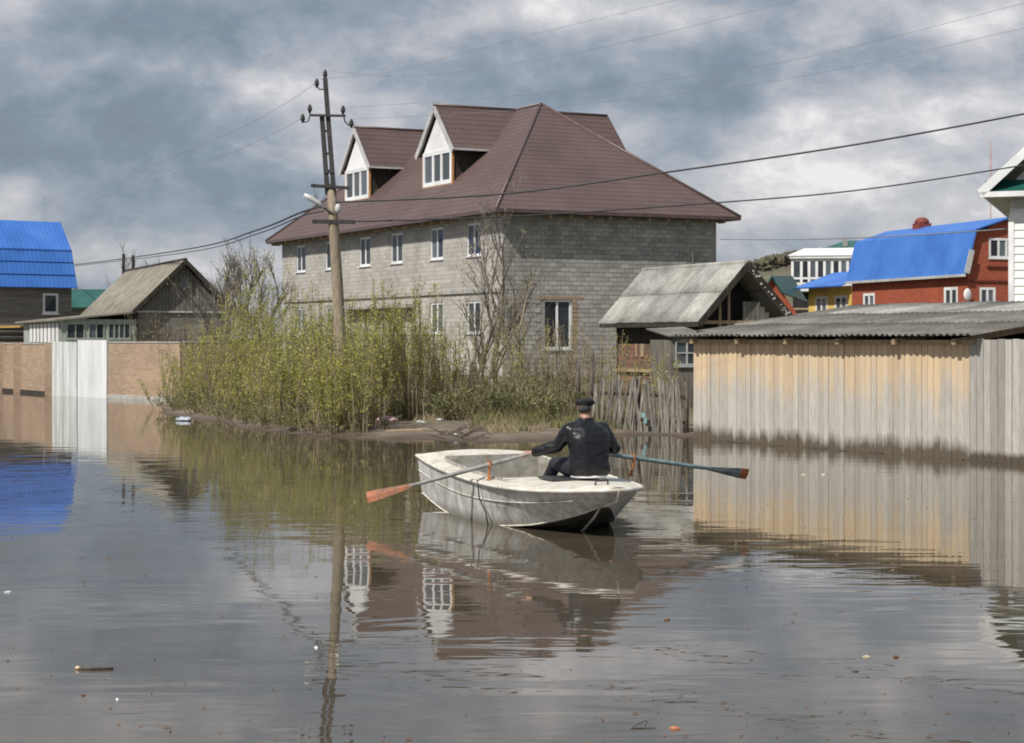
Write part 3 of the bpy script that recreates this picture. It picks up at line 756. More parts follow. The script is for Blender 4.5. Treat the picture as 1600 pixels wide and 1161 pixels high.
mb = MB()
mb.bar(RP(-HS - .1, -.27, BEZ - .14), RP(0, -.27, 4.17), .05, .17); mb.bar(RP(HS + .18, -.27, BEZ - .18), RP(0, -.27, 4.17), .05, .26)
mb.bar(RP(-HS - .1, -.26, BEZ - .14), RP(-HS - .1, BL + .1, BEZ - .14), .04, .12)
mb.build('verge_board', M['dark_wood'], barn)
mb = MB()
for k in range(26):
    t_ = rnd(.06, .98); q = RP((HS + .18) * t_, -.30, 4.17 - (4.17 - BEZ + .18) * t_); mb.obox(q + up * random.uniform(-.12, .06), bp * rnd(.02, .07), -bd * .01, up * random.uniform(.015, .06))
mb.build('flaking_paint', M['gravel_white'], barn, kind='stuff')
mb = MB()          # timber body: near-black upper band painted as shade under the open eave, brick below
mb.obox(RP(-1.18, .25, 1.95), bd * (BL - .6), bp * .05, up * .75); mb.obox(RP(-1.2, BL - .3, .2), bp * 2.5, bd * .05, up * 2.4); mb.obox(RP(1.25, .2, .2), bd * (BL - .5), bp * .05, up * 2.3)
mb.face(RP(-1.2, BL - .28, 2.6), RP(1.25, BL - .28, 2.6), RP(0, BL - .28, 4.05))
mb.build('boarding_and_shade', M['dark_wood'], barn)
mb = MB(); mb.obox(RP(-1.22, 1.3, .2), bd * (BL - 1.7), bp * .1, up * 1.73); mb.build('brick_infill', M['mixed_brick'], barn)
mb = MB(); mb.obox(RP(-1.26, 3.6, 1.52), bd * .22, bp * .03, up * .40); mb.obox(RP(-1.26, 4.05, 1.52), bd * .08, bp * .03, up * .40); mb.build('pale_frame', M['raw_wood'], barn)
mb = MB(); mb.obox(RP(-1.26, 1.2, 1.05), bd * (BL - 1.5), -bp * .05, up * .10); mb.build('rail', M['raw_wood'], barn)
for k in range(9):     # gable boards at the lower right of the gable
    b0 = .02 + k * .15; hgt = 3.65 - b0 * 1.05
    m_ = MB(); m_.obox(RP(b0, .02 - random.uniform(0, .02), 1.9), bp * .135, bd * .025, up * max(.3, min(1.25, hgt - 1.9))); m_.build('board', M['old_board'], barn)
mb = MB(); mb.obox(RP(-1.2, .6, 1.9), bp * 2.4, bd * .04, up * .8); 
mb.face(RP(-1.3, .6, 2.6), RP(1.3, .6, 2.6), RP(0, .6, 4.02)); mb.build('loft_shade', M['interior'], barn)  # near-black sheet standing in for the shade inside the open gable
mb = MB(); mb.bar(RP(-1.3, .0, 2.55), RP(1.35, .0, 2.55), .08, .1); mb.bar(RP(-.45, .0, 1.9), RP(-.45, .0, 3.5), .07, .07); mb.bar(RP(-.75, .0, 1.9), RP(-.75, .0, 3.2), .07, .07); mb.build('post', M['raw_wood'], barn)
# lean-to with little window in front of barn
LQ = at(1049, 590, 42.5); LQ.z = .25; lt = Vector((.96, .28, 0)).normalized(); ln_ = Vector((.28, -.96, 0)).normalized()
lean = thing('window_hutch', LQ, 'little board hutch with a white barred window between barn and plank shed', 'hut')
mb = MB(); wall_holes(mb, LQ, lt, ln_, .9, 1.85, [(.1, 1.15, .75, 1.78)], .06); mb.obox(LQ + up * 0 - ln_ * 1.5, ln_ * 1.49, lt * .04, up * 1.8); mb.build('wall', M['old_board'], lean)
window(lean, LQ + lt * .1 + up * 1.15, lt, ln_, .65, .63, cols=2, rows=2, fw=.04, rec=.03, mat=M['rake'])
mb = MB(); slab(mb, [LQ - lt * .08 + ln_ * .1 + up * 1.9, LQ + lt * 1.0 + ln_ * .1 + up * 1.92, LQ + lt * 1.0 - ln_ * 1.6 + up * 2.15, LQ - lt * .08 - ln_ * 1.6 + up * 2.1], .03); mb.build('roof', M['slate'], lean)

# ================================================================== leaning picket fence
pf = thing('picket_fence', (2.6, 36.0, 0.05), 'low crooked fence of grey pickets leaning beside the plank shed', 'fence')
hl = root_loc(pf); M['picket'] = mk('picket_wood', (.10, .09, .075), (.27, .25, .22), 9, (4, 4, .5), rough=.95, bump=.5, rnd=.35); pk = plank_mesh('picket', .062, 1.2, .02, M['picket'])
F0 = Vector((1.75, 37.3, .03)); F1 = Vector((3.72, 35.9, .0)); fd = (F1 - F0); FL = fd.length; fd.normalize(); fnn = Vector((fd.y, -fd.x, 0))
if fnn.y > 0: fnn = -fnn
Mf = Matrix((fd, fnn, up)).transposed().to_4x4(); npk = 36
for i in range(npk):
    o = link_mesh('picket', pk, pf); P = F0 + fd * (FL * i / npk + random.uniform(-.015, .015)) + up * random.uniform(-.1, .02) + fnn * random.uniform(0, .03)
    o.matrix_local = Matrix.Translation(P - hl) @ Mf @ Matrix.Rotation(random.gauss(.05, .11) * (-1 if i > npk * .55 else 1), 4, 'Y') @ Matrix.Diagonal((random.uniform(.8, 1.3), 1, random.uniform(.9, 1.06), 1))
mb = MB()
for z in (.3, .85): mb.bar(F0 + up * z - fnn * .03, F1 + up * (z - .03) - fnn * .03, .05, .07)
mb.build('rail', M['dark_wood'], pf)
mb = MB()
for s_, h_ in ((0.0, 1.75), (.5, 1.2), (1.0, 1.15)):
    q = F0 + fd * FL * s_ - fnn * .08; mb.tube([q - up * .2, q + up * h_], .055, 7)
mb.build('post', M['bark_dark'], pf, smooth=True)
o = MB().tube([at(903, 640, 38.5), at(903, 570, 38.5)], .06, 7).build('fence_post', M['bark_dark'], smooth=True); tag(o, 'dark bare fence post standing alone in the brush left of the picket fence', 'post')
mb = MB(); q = at(1003, 652, 36.3); mb.obox(q, fd * .09, fnn * .02, up * .10); mb.obox(q + up * -.13 + fd * .06, fd * .08, fnn * .02, up * .11)
o = mb.build('cloth_scrap', mk('teal_cloth', (.14, .30, .32), (.22, .40, .42), 9)); tag(o, 'small turquoise scrap caught on the grey picket fence', 'rag')

# ================================================================== left brick fence, gates
f282 = Vector((-10.9, 54.6, 0)); f170 = Vector((-14.1, 58.1, 0)); f80 = Vector((-17.0, 61.3, 0)); f3 = Vector((-20.2, 65.8, 0))
def wall_seg(parent, a, b, z0, z1, th, mat, name, pl=True, plm='concrete'):
    d = (b - a).normalized(); n = Vector((d.y, -d.x, 0)); n = n if n.y < 0 else -n
    mb = MB(); mb.obox(a + up * z0, b - a, -n * th, up * (z1 - z0)); mb.build(name, mat, parent)
    mb = MB(); mb.obox(a + up * z1 + n * .02, b - a, -n * (th + .04), up * .05); mb.build('coping', M['concrete'], parent)
    if pl: mb = MB(); mb.obox(a + up * -.5 + n * .04, b - a, -n * (th + .06), up * (.5 + z0)); mb.build('plinth', M[plm], parent)
bf = thing('brick_fence', (f282 + f170) / 2, 'pinkish brick fence on a pale concrete base between the white gate and the willows', 'fence')
wall_seg(bf, f282, f170, .14, 1.93, .12, M['pink_brick'], 'brick_wall')
bf = thing('brick_fence', (f80 + f3) / 2, 'pinkish brick fence standing in the water left of the white gate', 'fence')
wall_seg(bf, f80, f3, .12, 1.86, .12, M['pink_brick'], 'brick_wall', plm='dark_wood')
mb = MB(); 
for s_ in (.0, .62, 1.0): 
    q = f80 + (f3 - f80) * s_; mb.box(q.x - .16, q.y - .2, -.4, q.x + .16, q.y + .1, 1.93)
mb.build('pillar', M['pink_brick'], bf)
fs2 = Vector((-8.2, 56.2, 0)); bf = thing('brick_fence', (f282 + fs2) / 2, 'shaded brick fence running behind the willow thicket', 'fence')
wall_seg(bf, f282 + Vector((.14, .02, 0)), fs2, .1, 1.95, .12, M['pink_brick'], 'brick_wall')
mb = MB(); mb.bar(at(322, 526, 56), at(372, 524, 56), .3, .06); mb.build('coping_board', M['raw_wood'], bf)
gm = mk('gate_paint', (.62, .64, .64), (.76, .77, .77), 2.0, (3, 3, .4), rough=.45, bump=.1, lo=.3, hi=.6)
gd = (f80 - f170).normalized(); gn = Vector((gd.y, -gd.x, 0)); gn = gn if gn.y < 0 else -gn; GL = (f80 - f170).length
gate = thing('metal_gate', (f170 + f80) / 2, 'double white sheet metal gate standing in the flood water', 'gate')
mg = MB(); mg.obox(f170 + gn * .05 + gd * .03 - up * .3, gd * (GL * .5 - .06), -gn * .05, up * 2.32); l_ = mg.build('gate_leaf', gm, gate, label='bright white right leaf of the gate')
gm2 = mk('gate_paint_old', (.46, .48, .47), (.68, .70, .69), 2.4, (4, 4, .35), rough=.5, bump=.1, lo=.3, hi=.62)
mg = MB(); mg.obox(f170 + gn * .05 + gd * (GL * .5 + .04) - up * .3, gd * (GL * .5 - .06), -gn * .05, up * 2.26); mg.build('gate_leaf', gm2, gate, label='duller streaked left leaf of the gate')
mg = MB()
for k in (.25, .5, .75): mg.obox(f170 + gn * .055 + gd * (GL * (.5 + .5 * k)) - up * .25, gd * .03, gn * .015, up * 2.18)
mg.build('seam', gm2, gate)
mg = MB(); mg.obox(f170 + gn * .0 + gd * (GL * .5 - .03) - up * .3, gd * .07, -gn * .06, up * 2.0); mg.build('post', M['old_board'], gate)

# ================================================================== old low house left
H0 = Vector((-14.7, 75, 0)); hd = Vector((-5.7, 13, 0)).normalized(); hp = Vector((hd.y, -hd.x, 0)); HL = 14.2
def HP(b, a, z): return H0 + hp * b + hd * a + up * z
old = thing('old_cottage', HP(0, HL / 2, .3), 'old low cottage with mossy grey gable roof and glazed veranda behind the brick fence', 'house')
mb = MB(); wall_holes(mb, HP(-2.1, .35, .3), hp, -hd, 4.2, 3.0, [], .1)
mb.face(HP(-2.1, .35, 3.3), HP(2.1, .35, 3.3), HP(0, .35, 5.4)); mb.face(HP(-2.1, HL - .3, .3), HP(-2.1, .35, .3), HP(-2.1, .35, 3.4), HP(-2.1, HL - .3, 3.4))
mb.face(HP(2.1, .35, .3), HP(2.1, HL - .3, .3), HP(2.1, HL - .3, 3.4), HP(2.1, .35, 3.4)); mb.build('wall', M['grey_log'], old)
mb = MB()
for k in range(27):
    b0 = -2.1 + k * .155; mb.obox(HP(b0, .30 - (k % 2) * .012, 3.3), hp * .145, hd * .03, up * max(.06, 2.05 - abs(b0 + .07) * 1.0))
mb.build('gable_boards', M['old_board'], old)
mb = MB(); mb.obox(HP(-2.2, .26, 3.24), hp * 4.4, hd * .06, up * .07); mb.build('gable_rail', M['rake'], old)
window(old, HP(-.22, .2, 4.35), hp, -hd, .5, .5, cols=1, fw=.06, rec=.03, mat=M['old_board'], name='attic_window', sill=False)
for sgn in (-1, 1):
    mb = MB(); e0 = HP(sgn * 2.5, 0, 3.18); e1 = HP(sgn * 2.5, HL, 3.18); r1 = HP(0, HL, 5.62); r0 = HP(0, 0, 5.62)
    vs_, fs_ = corrug_sheet(e0, hd, (r0 - e0).normalized(), HL, (r0 - e0).length, pitch=.2, amp=.022); mb.mesh(vs_, fs_); rr = mb.build('roof_slope', M['slate_old'], old, smooth=True)
mb = MB(); mb.bar(HP(-2.5, -.02, 3.1), HP(0, -.02, 5.55), .05, .18); mb.bar(HP(2.5, -.02, 3.1), HP(0, -.02, 5.55), .05, .18); mb.tube([HP(0, 0, 5.64), HP(0, HL, 5.64)], .08, 6); mb.build('verge_board', M['dark_wood'], old)
# veranda
mb = MB(); slab(mb, [HP(-2.4, -.1, 3.28), HP(-5.8, -.1, 2.92), HP(-5.8, HL - 1, 2.92), HP(-2.4, HL - 1, 3.28)], .08); mb.build('veranda_roof', M['slate_old'], old)
vh = [(.25, 1.75, 1.05, 2.45), (1.2, 1.75, 1.9, 2.45), (2.05, 1.75, 3.05, 2.45)]
mb = MB(); wall_holes(mb, HP(-5.5, .1, .3), hp, -hd, 3.3, 2.62, [(a, b, c, d) for a, b, c, d in vh], .06)
mb.face(HP(-5.5, HL - 2, .3), HP(-5.5, .1, .3), HP(-5.5, .1, 2.9), HP(-5.5, HL - 2, 2.9)); mb.build('veranda_wall', M['old_green'], old)
for a, b, c, d in vh: window(old, HP(-5.5, .1, .3) + hp * a + up * b, hp, -hd, c - a, d - b, cols=2 if c - a < .9 else 4, fw=.05, rec=.03, mat=M['old_green'])
for k in range(8):
    m_ = MB(); m_.obox(HP(-5.56, .35 + k * 1.2, 1.9), hd * .75, hp * .03, up * .85); m_.build('veranda_panel', M['white_siding'], old)
mb = MB(); mb.obox(HP(-2.15, .28, 2.75), hp * -.5, hd * .1, up * .5); mb.build('eave_box', M['dark_wood'], old)
for px, tp in ((193, 397), (208, 399)):
    o = MB().tube([at(px, 440, 92), at(px, tp, 92)], .085, 7).build('stove_pipe', M['dark_metal'], old)

# ================================================================== blue gambrel house far left
bx = Vector((math.cos(R(35)), math.sin(R(35)), 0)); by = Vector((-bx.y, bx.x, 0)); Q0 = Vector((-23.5, 90, 0)); QL = 13
def QP(u_, d_, z): return Q0 - bx * u_ + by * d_ + up * z
blue = thing('blue_roof_house', QP(QL / 2, 3, .3), 'grey house under a bright blue gambrel roof at the far left', 'house')
prof = [(0, 4.8), (.87, 6.85), (2.6, 8.5), (4.33, 6.85), (5.2, 4.8)]
for (d0, z0), (d1, z1) in zip(prof, prof[1:]):
    mb = MB(); slab(mb, [QP(0, d0, z0), QP(QL, d0, z0), QP(QL, d1, z1), QP(0, d1, z1)], .06); s_ = mb.build('roof_slope', M['blue'], blue)
mb = MB()
for k, (d_, z_) in enumerate(((0, 4.8), (.3, 5.5), (.6, 6.2), (.87, 6.87))): mb.bar(QP(0, d_ - .03, z_ + .0), QP(QL, d_ - .03, z_), .03, .03)
mb.build('roof_lap', mk('blue_dark', (.02, .08, .36), (.025, .1, .42), 3, rough=.5, bump=0), blue)
mb = MB(); wall_holes(mb, QP(QL - .2, .35, .3), bx, -by, QL - .4, 4.5, [(QL - 2.0, 3.1, QL - 1.15, 4.2)], .1)
mb.face(QP(.2, .35, .3), QP(.2, 4.9, .3), QP(.2, 4.9, 4.8), QP(.2, .35, 4.8)); mb.face(QP(.2, .35, 4.8), QP(.2, 4.9, 4.8), QP(.2, 4.3, 6.7), QP(.2, 2.6, 8.3), QP(.2, .9, 6.7)); mb.build('wall', M['grey_log'], blue)
window(blue, QP(QL - .2, .35, .3) + bx * (QL - 2.0) + up * 3.1, bx, -by, .85, 1.1, cols=1, fw=.12, rec=.02)
for k in range(14):
    m_ = MB(); m_.tube([QP(.15, .33, .6 + k * .3), QP(QL, .33, .6 + k * .3)], .12, 6); m_.build('log', M['grey_log'], blue, smooth=True) if k < 8 else None
mb = MB(); mb.bar(at(-40, 512, 85), at(42, 510, 85), .09, .09); o = mb.build('gas_pipe', M['pipe_yellow']); tag(o, 'yellow gas pipe running in front of the blue roofed house', 'pipe')
gh = thing('green_roof_house', (-27, 112, .3), 'green roofed house peeping between the blue house and the old cottage', 'house')
mb = MB(); slab(mb, [at(60, 480, 110), at(172, 480, 110), at(165, 452, 113), at(60, 452, 113)], .1); mb.build('roof', M['green_metal'], gh)
mb = MB(); q = at(60, 480, 110.5); mb.box(q.x, 110.6, .3, at(165, 480, 111).x, 113, q.z - .1); mb.build('wall', M['grey_log'], gh)

# ================================================================== red brick house with blue roof
K0 = Vector((23.1, 85, 0)); kd = Vector((-3.7, 11.6, 0)).normalized(); kp = Vector((kd.y, -kd.x, 0)); KL = 12.2; kn = -kp
def KP(b, a, z): return K0 + kp * b + kd * a + up * z
red = thing('red_brick_house', KP(2.6, KL / 2, .3), 'red brick house with bright blue gambrel roof behind the plank shed', 'house')
prof = [(0, 5.37), (.6, 7.68), (2.65, 8.34), (4.7, 7.68), (5.3, 5.37)]
for k, ((d0, z0), (d1, z1)) in enumerate(zip(prof, prof[1:])):
    mb = MB(); slab(mb, [KP(d0, -.15, z0), KP(d0, KL, z0), KP(d1, KL - (0 if k in (0, 3) else 0), z1), KP(d1, -.15, z1)], .07); mb.build('roof_slope', M['blue'], red)
mb = MB(); mb.bar(KP(-.02, -.15, 5.30), KP(-.02, KL, 5.30), .05, .14); mb.bar(KP(.05, -.17, 5.4), KP(.35, -.17, 6.6), .04, .3); mb.build('fascia', M['rake'], red)
W0 = .3
lw = [(.9, 3.35, 2.2, 4.75), (9.3, 3.35, 10.6, 4.65)]
mb = MB(); wall_holes(mb, KP(W0, .15, .3), kd, kn, KL - .3, 5.0, [(a, b - .3, c, d - .3) for a, b, c, d in lw], .12)
gw = [(1.0, 3.25, 1.95, 4.7), (1.55, 6.2, 3.2, 7.25)]
wall_holes(mb, KP(W0, .15, .3), kp, -kd, 4.7, 5.1, [(gw[0][0] - W0, gw[0][1] - .3, gw[0][2] - W0, gw[0][3] - .3)], .12)
u0, v0, u1, v1 = gw[1]
def kf(b, z): return KP(b, .15, z)
mb.face(kf(W0, 5.4), kf(u0, 5.4), kf(u0, 7.75), kf(.75, 7.55)); mb.face(kf(u0, 5.4), kf(u1, 5.4), kf(u1, v0), kf(u0, v0)); mb.face(kf(u0, v1), kf(u1, v1), kf(u1, 8.0), kf(2.65, 8.22), kf(u0, 7.85)); mb.face(kf(u1, 5.4), kf(5.0, 5.4), kf(4.6, 7.55), kf(u1, 7.95))
mb.face(KP(5.0, .15, .3), KP(5.0, KL - .15, .3), KP(5.0, KL - .15, 5.4), KP(5.0, .15, 5.4)); mb.face(KP(W0, KL - .15, .3), KP(5, KL - .15, .3), KP(5, KL - .15, 5.4), KP(W0, KL - .15, 5.4))
mb.face(KP(W0, KL - .15, 5.4), KP(5, KL - .15, 5.4), KP(4.6, KL - .15, 7.6), KP(2.65, KL - .15, 8.2), KP(.7, KL - .15, 7.6))
mb.build('wall', M['red_brick'], red)
for a, b, c, d in lw: window(red, KP(W0, .15 + a, b), kd, kn, c - a, d - b, cols=2, fw=.16, rec=.05)
window(red, kf(gw[0][0], gw[0][1]), kp, -kd, gw[0][2] - gw[0][0], gw[0][3] - gw[0][1], cols=2, fw=.13, rec=.05)
window(red, kf(u0, v0), kp, -kd, u1 - u0, v1 - v0, cols=3, fw=.12, rec=.05)
mb = MB(); mb.obox(KP(W0 - .04, .12, 5.0), kp * 4.8, -kd * .05, up * .09); mb.obox(KP(1.4, .12, 5.75), kp * 2.0, -kd * .06, up * .08); mb.build('floor_band', M['chimney'], red)
mb = MB(); q = KP(2.3, 8.0, 8.0); mb.obox(q, kp * .75, kd * .75, up * .55); c_ = mb.build('chimney', M['chimney'], red)
mb = MB(); mb.ell(q + kp * .37 + kd * .37 + up * .62, (.42, .42, .28)); mb.build('chimney_cowl', M['chimney'], c_, smooth=True)
mb = MB(); q = KP(.12, -.12, 4.3); Md = Matrix.Rotation(.5, 3, 'Z'); mb.ell(q, (.26, .09, .33), Md); mb.bar(q, q + kd * .3, .04); o = mb.build('satellite_dish', M['white_pvc'], smooth=True); tag(o, 'white satellite dish on the corner of the red brick house', 'satellite dish')
# yellow annex
ya = thing('yellow_house', KP(1, KL + 2.2, .3), 'small yellow house with blue lean-to roof left of the red brick house', 'house')
mb = MB(); wall_holes(mb, KP(W0 + .1, KL + .05, .3), kd, kn, 5.3, 4.85, [(.5, 2.95, 2.0, 4.3), (2.9, 2.95, 4.4, 4.3)], .1); wall_holes(mb, KP(W0 + .1, KL + 5.35, .3), kp, kd, 3, 4.85, []); mb.build('wall', M['yellow'], ya)
for a in (.5, 2.9): window(ya, KP(W0 + .1, KL + .05 + a, 3.25), kd, kn, 1.5, 1.35, cols=2, fw=.16, rec=.04)
mb = MB(); slab(mb, [KP(-.4, KL + .0, 5.15), KP(-.4, KL + 5.9, 5.15), KP(2.0, KL + 5.2, 6.1), KP(2.0, KL + .0, 6.1)], .08); mb.build('roof', M['blue'], ya)
# white glazed loggia building
lg = thing('loggia_house', (18.5, 108, .3), 'pale house with a long white glazed balcony under a white roof', 'house')
ld = Vector((.98, -.2, 0)).normalized(); lgn = Vector((-.2, -.98, 0)).normalized(); L0_ = at(1236, 452, 109); 
def LP(u_, d_, z): return Vector((L0_.x, L0_.y, 0)) + ld * u_ - lgn * d_ + up * z
mb = MB(); mb.obox(LP(0, 0, 5.15), ld * 4.3, -lgn * 2, up * .4); mb.obox(LP(-.1, -.15, 7.3), ld * 4.5, -lgn * 2.3, up * .18); mb.build('balcony', M['white_pvc'], lg)
window(lg, LP(0, 0, 5.55), ld, lgn, 4.3, 1.72, cols=8, fw=.17, rec=.06, sill=False, cross=.45)
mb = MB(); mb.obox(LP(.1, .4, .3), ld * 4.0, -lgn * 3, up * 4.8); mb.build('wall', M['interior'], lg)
mb = MB(); slab(mb, [LP(-.2, -.2, 7.5), LP(4.6, -.2, 7.5), LP(4.6, 2.6, 8.1), LP(.8, 2.6, 8.1)], .06); mb.build('roof', M['white_siding'], lg)
mb = MB(); mb.bar(LP(-.2, -.1, 4.0), LP(2.5, -.1, 4.0), .1, .12); mb.obox(LP(1.0, .2, 3.2), ld * 1.2, lgn * .05, up * .55); mb.build('rail', M['raw_wood'], lg)
gr = thing('green_roof_house', at(1320, 470, 124), 'house with dark green hip roof seen above the white glazed balcony', 'house')
a_, b_, c_, d_ = at(1280, 393, 122), at(1400, 393, 122), at(1400, 380, 126), at(1326, 374, 126); 
mb = MB(); slab(mb, [at(1268, 394, 122), at(1400, 394, 122), at(1400, 374, 126), at(1322, 376, 126)], .1); mb.build('roof', M['green_metal'], gr)
mb = MB(); q = at(1285, 394, 122.5); mb.box(q.x, 122.5, .3, q.x + 5, 126, q.z - .1); mb.build('wall', M['white_siding'], gr)
mb = MB(); q = at(1318, 378, 124); mb.box(q.x, 124, q.z - .6, q.x + .3, 124.3, q.z + .35); mb.build('chimney', M['concrete'], gr)
# orange gable house with green roof
og = thing('orange_brick_house', at(1215, 470, 99), 'orange brick gable house with dark green roof left of the glazed balcony', 'house')
pk_, p1, p2 = at(1206, 431, 98), at(1180, 470, 98), at(1262, 497, 98)
mb = MB(); mb.mesh([at(1187, 465, 98), at(1250, 497, 98), at(1232, 470, 98), at(1206, 434, 98), Vector((at(1187, 465, 98).x, 98, .3)), Vector((at(1255, 497, 98).x, 98, .3))], [(4, 5, 1, 2, 3, 0)])
mb.box(at(1187, 470, 98).x, 98.01, .3, at(1262, 470, 98).x, 101, at(0, 497, 98).z); mb.build('wall', M['red_brick'], og)
mb = MB(); slab(mb, [at(1206, 431, 97.8), at(1238, 431, 103), at(1262, 472, 103), at(1224, 458, 97.8)], .08); mb.build('roof', M['green_metal'], og)
mb = MB(); slab(mb, [at(1206, 430, 97.7), at(1180, 470, 97.7), at(1180, 470, 103), at(1206, 430, 103)], .08); mb.build('roof', M['green_metal'], og)
for px, py, w_, hh_ in ((1213, 409, 3.6, 1.0), (1188, 415, 3.2, .8)):
    t_ = thing('hill_house', at(px, py + 6, 560), 'tiny red roofed house far off on the hill' if px > 1200 else 'tiny pale house far off on the hill, left of the red roofed one', 'house')
    q = at(px, py + 6, 560); q.z = 27.5 * math.exp(-((q.x - 110) / 75.0) ** 2) * .72 + .5; mb = MB(); mb.box(q.x - w_ / 2, 560, q.z - 3, q.x + w_ / 2, 566, q.z + hh_); mb.build('wall', M['rake'], t_)
    mb = MB(); mb.mesh([(q.x - w_ / 2 - .4, 559.6, q.z + hh_), (q.x + w_ / 2 + .4, 559.6, q.z + hh_), (q.x + w_ / 2 + .4, 566, q.z + hh_), (q.x - w_ / 2 - .4, 566, q.z + hh_), (q.x - w_ / 2 - .4, 563, q.z + hh_ + 1.3), (q.x + w_ / 2 + .4, 563, q.z + hh_ + 1.3)], [(0, 1, 5, 4), (2, 3, 4, 5), (0, 4, 3), (1, 2, 5), (3, 2, 1, 0)]); mb.build('roof', M['chimney'], t_)

# ================================================================== white gable house far right
wx0 = 14.96; WY = 50
wh = thing('white_house', (wx0, WY, .3), 'white sided gable house with green eaves cut off by the right edge', 'house')
pz = 11.2; cx = wx0 + 4.3
mb = MB()
zz = .3
while zz < 5.75:
    m_ = MB(); m_.mesh([(wx0 - .0, WY - .035, zz), (wx0 + 8.6, WY - .035, zz), (wx0 + 8.6, WY - .008, zz + .238), (wx0, WY - .008, zz + .238), (wx0, WY + .09, zz), (wx0 + 8.6, WY + .09, zz), (wx0 + 8.6, WY + .09, zz + .238), (wx0, WY + .09, zz + .238)], [(0, 1, 2, 3), (5, 4, 7, 6), (4, 0, 3, 7), (1, 5, 6, 2), (3, 2, 6, 7), (4, 5, 1, 0)]); m_.build('siding_board', M['white_siding'], wh); zz += .24
mb.box(wx0, WY + .1, .3, wx0 + 8.6, WY + 10, 6.0); mb.build('wall', M['white_siding'], wh)
mb = MB(); mb.mesh([(wx0, WY + .05, 6.0), (wx0 + 8.6, WY + .05, 6.0), (wx0 + 8.6, WY + .05, 6.7), (cx, WY + .05, pz - .3), (wx0, WY + .05, 6.7)], [(0, 1, 2, 3, 4)]); mb.build('gable_wall', M['rake'], wh)
mb = MB(); mb.box(wx0 - .02, WY - .03, 5.72, wx0 + 8.62, WY + .1, 5.86); mb.box(wx0 - .04, WY - .06, .3, wx0 + .12, WY + .1, 5.72); mb.build('corner_trim', M['white_pvc'], wh)
for sg in (-1, 1):
    mb = MB(); slab(mb, [(cx + sg * 5.05, WY - .6, 6.5), (cx + sg * 5.05, WY + 10.4, 6.5), (cx, WY + 10.4, pz), (cx, WY - .6, pz)], .08); mb.build('roof_slope', M['green_metal'], wh)
mb = MB(); mb.bar((cx - 5.1, WY - .62, 6.42), (cx, WY - .62, pz - .06), .06, .26); mb.bar((cx + 5.1, WY - .62, 6.42), (cx, WY - .62, pz - .06), .06, .26)
mb.bar((cx - 5.1, WY - .62, 6.38), (cx + 5.1, WY - .62, 6.38), .06, .16); mb.build('fascia', M['white_pvc'], wh)
mb = MB(); slab(mb, [(cx - 5.02, WY - .58, 6.46), (cx + 5.02, WY - .58, 6.46), (cx + 5.02, WY + .03, 6.85), (cx - 5.02, WY + .03, 6.85)], .06); mb.build('pent_roof', M['green_metal'], wh)
mb = MB(); slab(mb, [(cx - 5.02, WY - .55, 6.33), (cx + 5.02, WY - .55, 6.33), (cx + 5.02, WY + 10, 6.33), (cx - 5.02, WY + 10, 6.33)], .03); mb.build('soffit', M['rake'], wh)
wh.rotation_euler = (0, 0, R(-21))
mb = MB(); mb.tube([at(1548, 420, 140), at(1548, 222, 140)], .045, 5); mb.bar(at(1544, 262, 140), at(1552, 262, 140), .06)
o = mb.build('radio_mast', mk('mast_paint', (.5, .2, .18), (.6, .4, .38), .7, bump=0)); tag(o, 'thin red and white radio mast behind the red brick house', 'mast')

# ================================================================== utility pole
PY = 37.0
pole = thing('utility_pole', atz(537, 668, .08), 'wooden utility pole with steel top, crossarms and street lamp rising from the thicket', 'utility pole')
def PP(px, py, dy=0): return at(px, py, PY + dy)
mb = MB(); mb.tube([PP(537, 700), PP(533, 560), PP(527, 440), PP(520, 330), PP(518, 296)], [.15, .14, .125, .11, .10], 12); mb.build('pole_shaft', M['pole_wood'], pole, smooth=True)
mb = MB(); mb.bar(PP(503, 180), PP(512, 305), .10, .08); mb.bar(PP(508, 122), PP(522, 305), .10, .08); mb.bar(PP(510, 240), PP(517, 240), .05); mb.bar(PP(508, 268), PP(522, 268), .12, .08); mb.bar(PP(510, 285), PP(523, 306), .16, .10)
mb.bar(PP(507, 205), PP(518, 205), .05); mb.build('steel_mast', M['dark_metal'], pole)
for (x0, y0, x1, y1, th) in ((484, 180, 540, 181, .05), (486, 290, 546, 294, .07), (488, 346, 555, 347, .085)):
    mb = MB(); mb.bar(PP(x0, y0, -.08), PP(x1, y1, -.08), th, th); mb.build('crossarm', M['dark_metal'], pole)
def insul(px, py, hook=None):
    mb = MB()
    if hook: mb.tube([PP(*q) for q in hook], .016, 5)
    mb.tube([PP(px, py + 8), PP(px, py + 4), PP(px, py + 3), PP(px, py - 2), PP(px, py - 6)], [.02, .04, .055, .045, .02], 8); mb.build('insulator', M['dark_metal'], pole)
insul(508, 115, [(508, 124), (508, 118)]); insul(495, 129, [(507, 139), (500, 140), (496, 136), (495, 131)])
insul(484, 169, [(484, 180), (484, 174)]); insul(473, 184, [(484, 181), (482, 189), (476, 191), (473, 187)])
insul(536, 171, [(536, 180), (536, 174)]); insul(549, 192, [(537, 182), (539, 190), (545, 196), (549, 194)])
mb = MB(); mb.tube([PP(521, 335, -.1), PP(508, 326, -.12), PP(494, 316, -.16)], .028, 6); br = mb.build('lamp_bracket', M['dark_metal'], pole)
mb = MB(); mb.tube([PP(507, 325, -.13), PP(497, 317, -.16), PP(484, 309, -.2), PP(475, 304, -.22)], [.03, .05, .065, .04], 8); mb.build('lamp_head', M['lamp_white'], br, smooth=True)
mb = MB(); mb.ell(PP(528, 326, -.14), (.075, .07, .11)); mb.build('meter_box', M['rake'], pole, smooth=True)

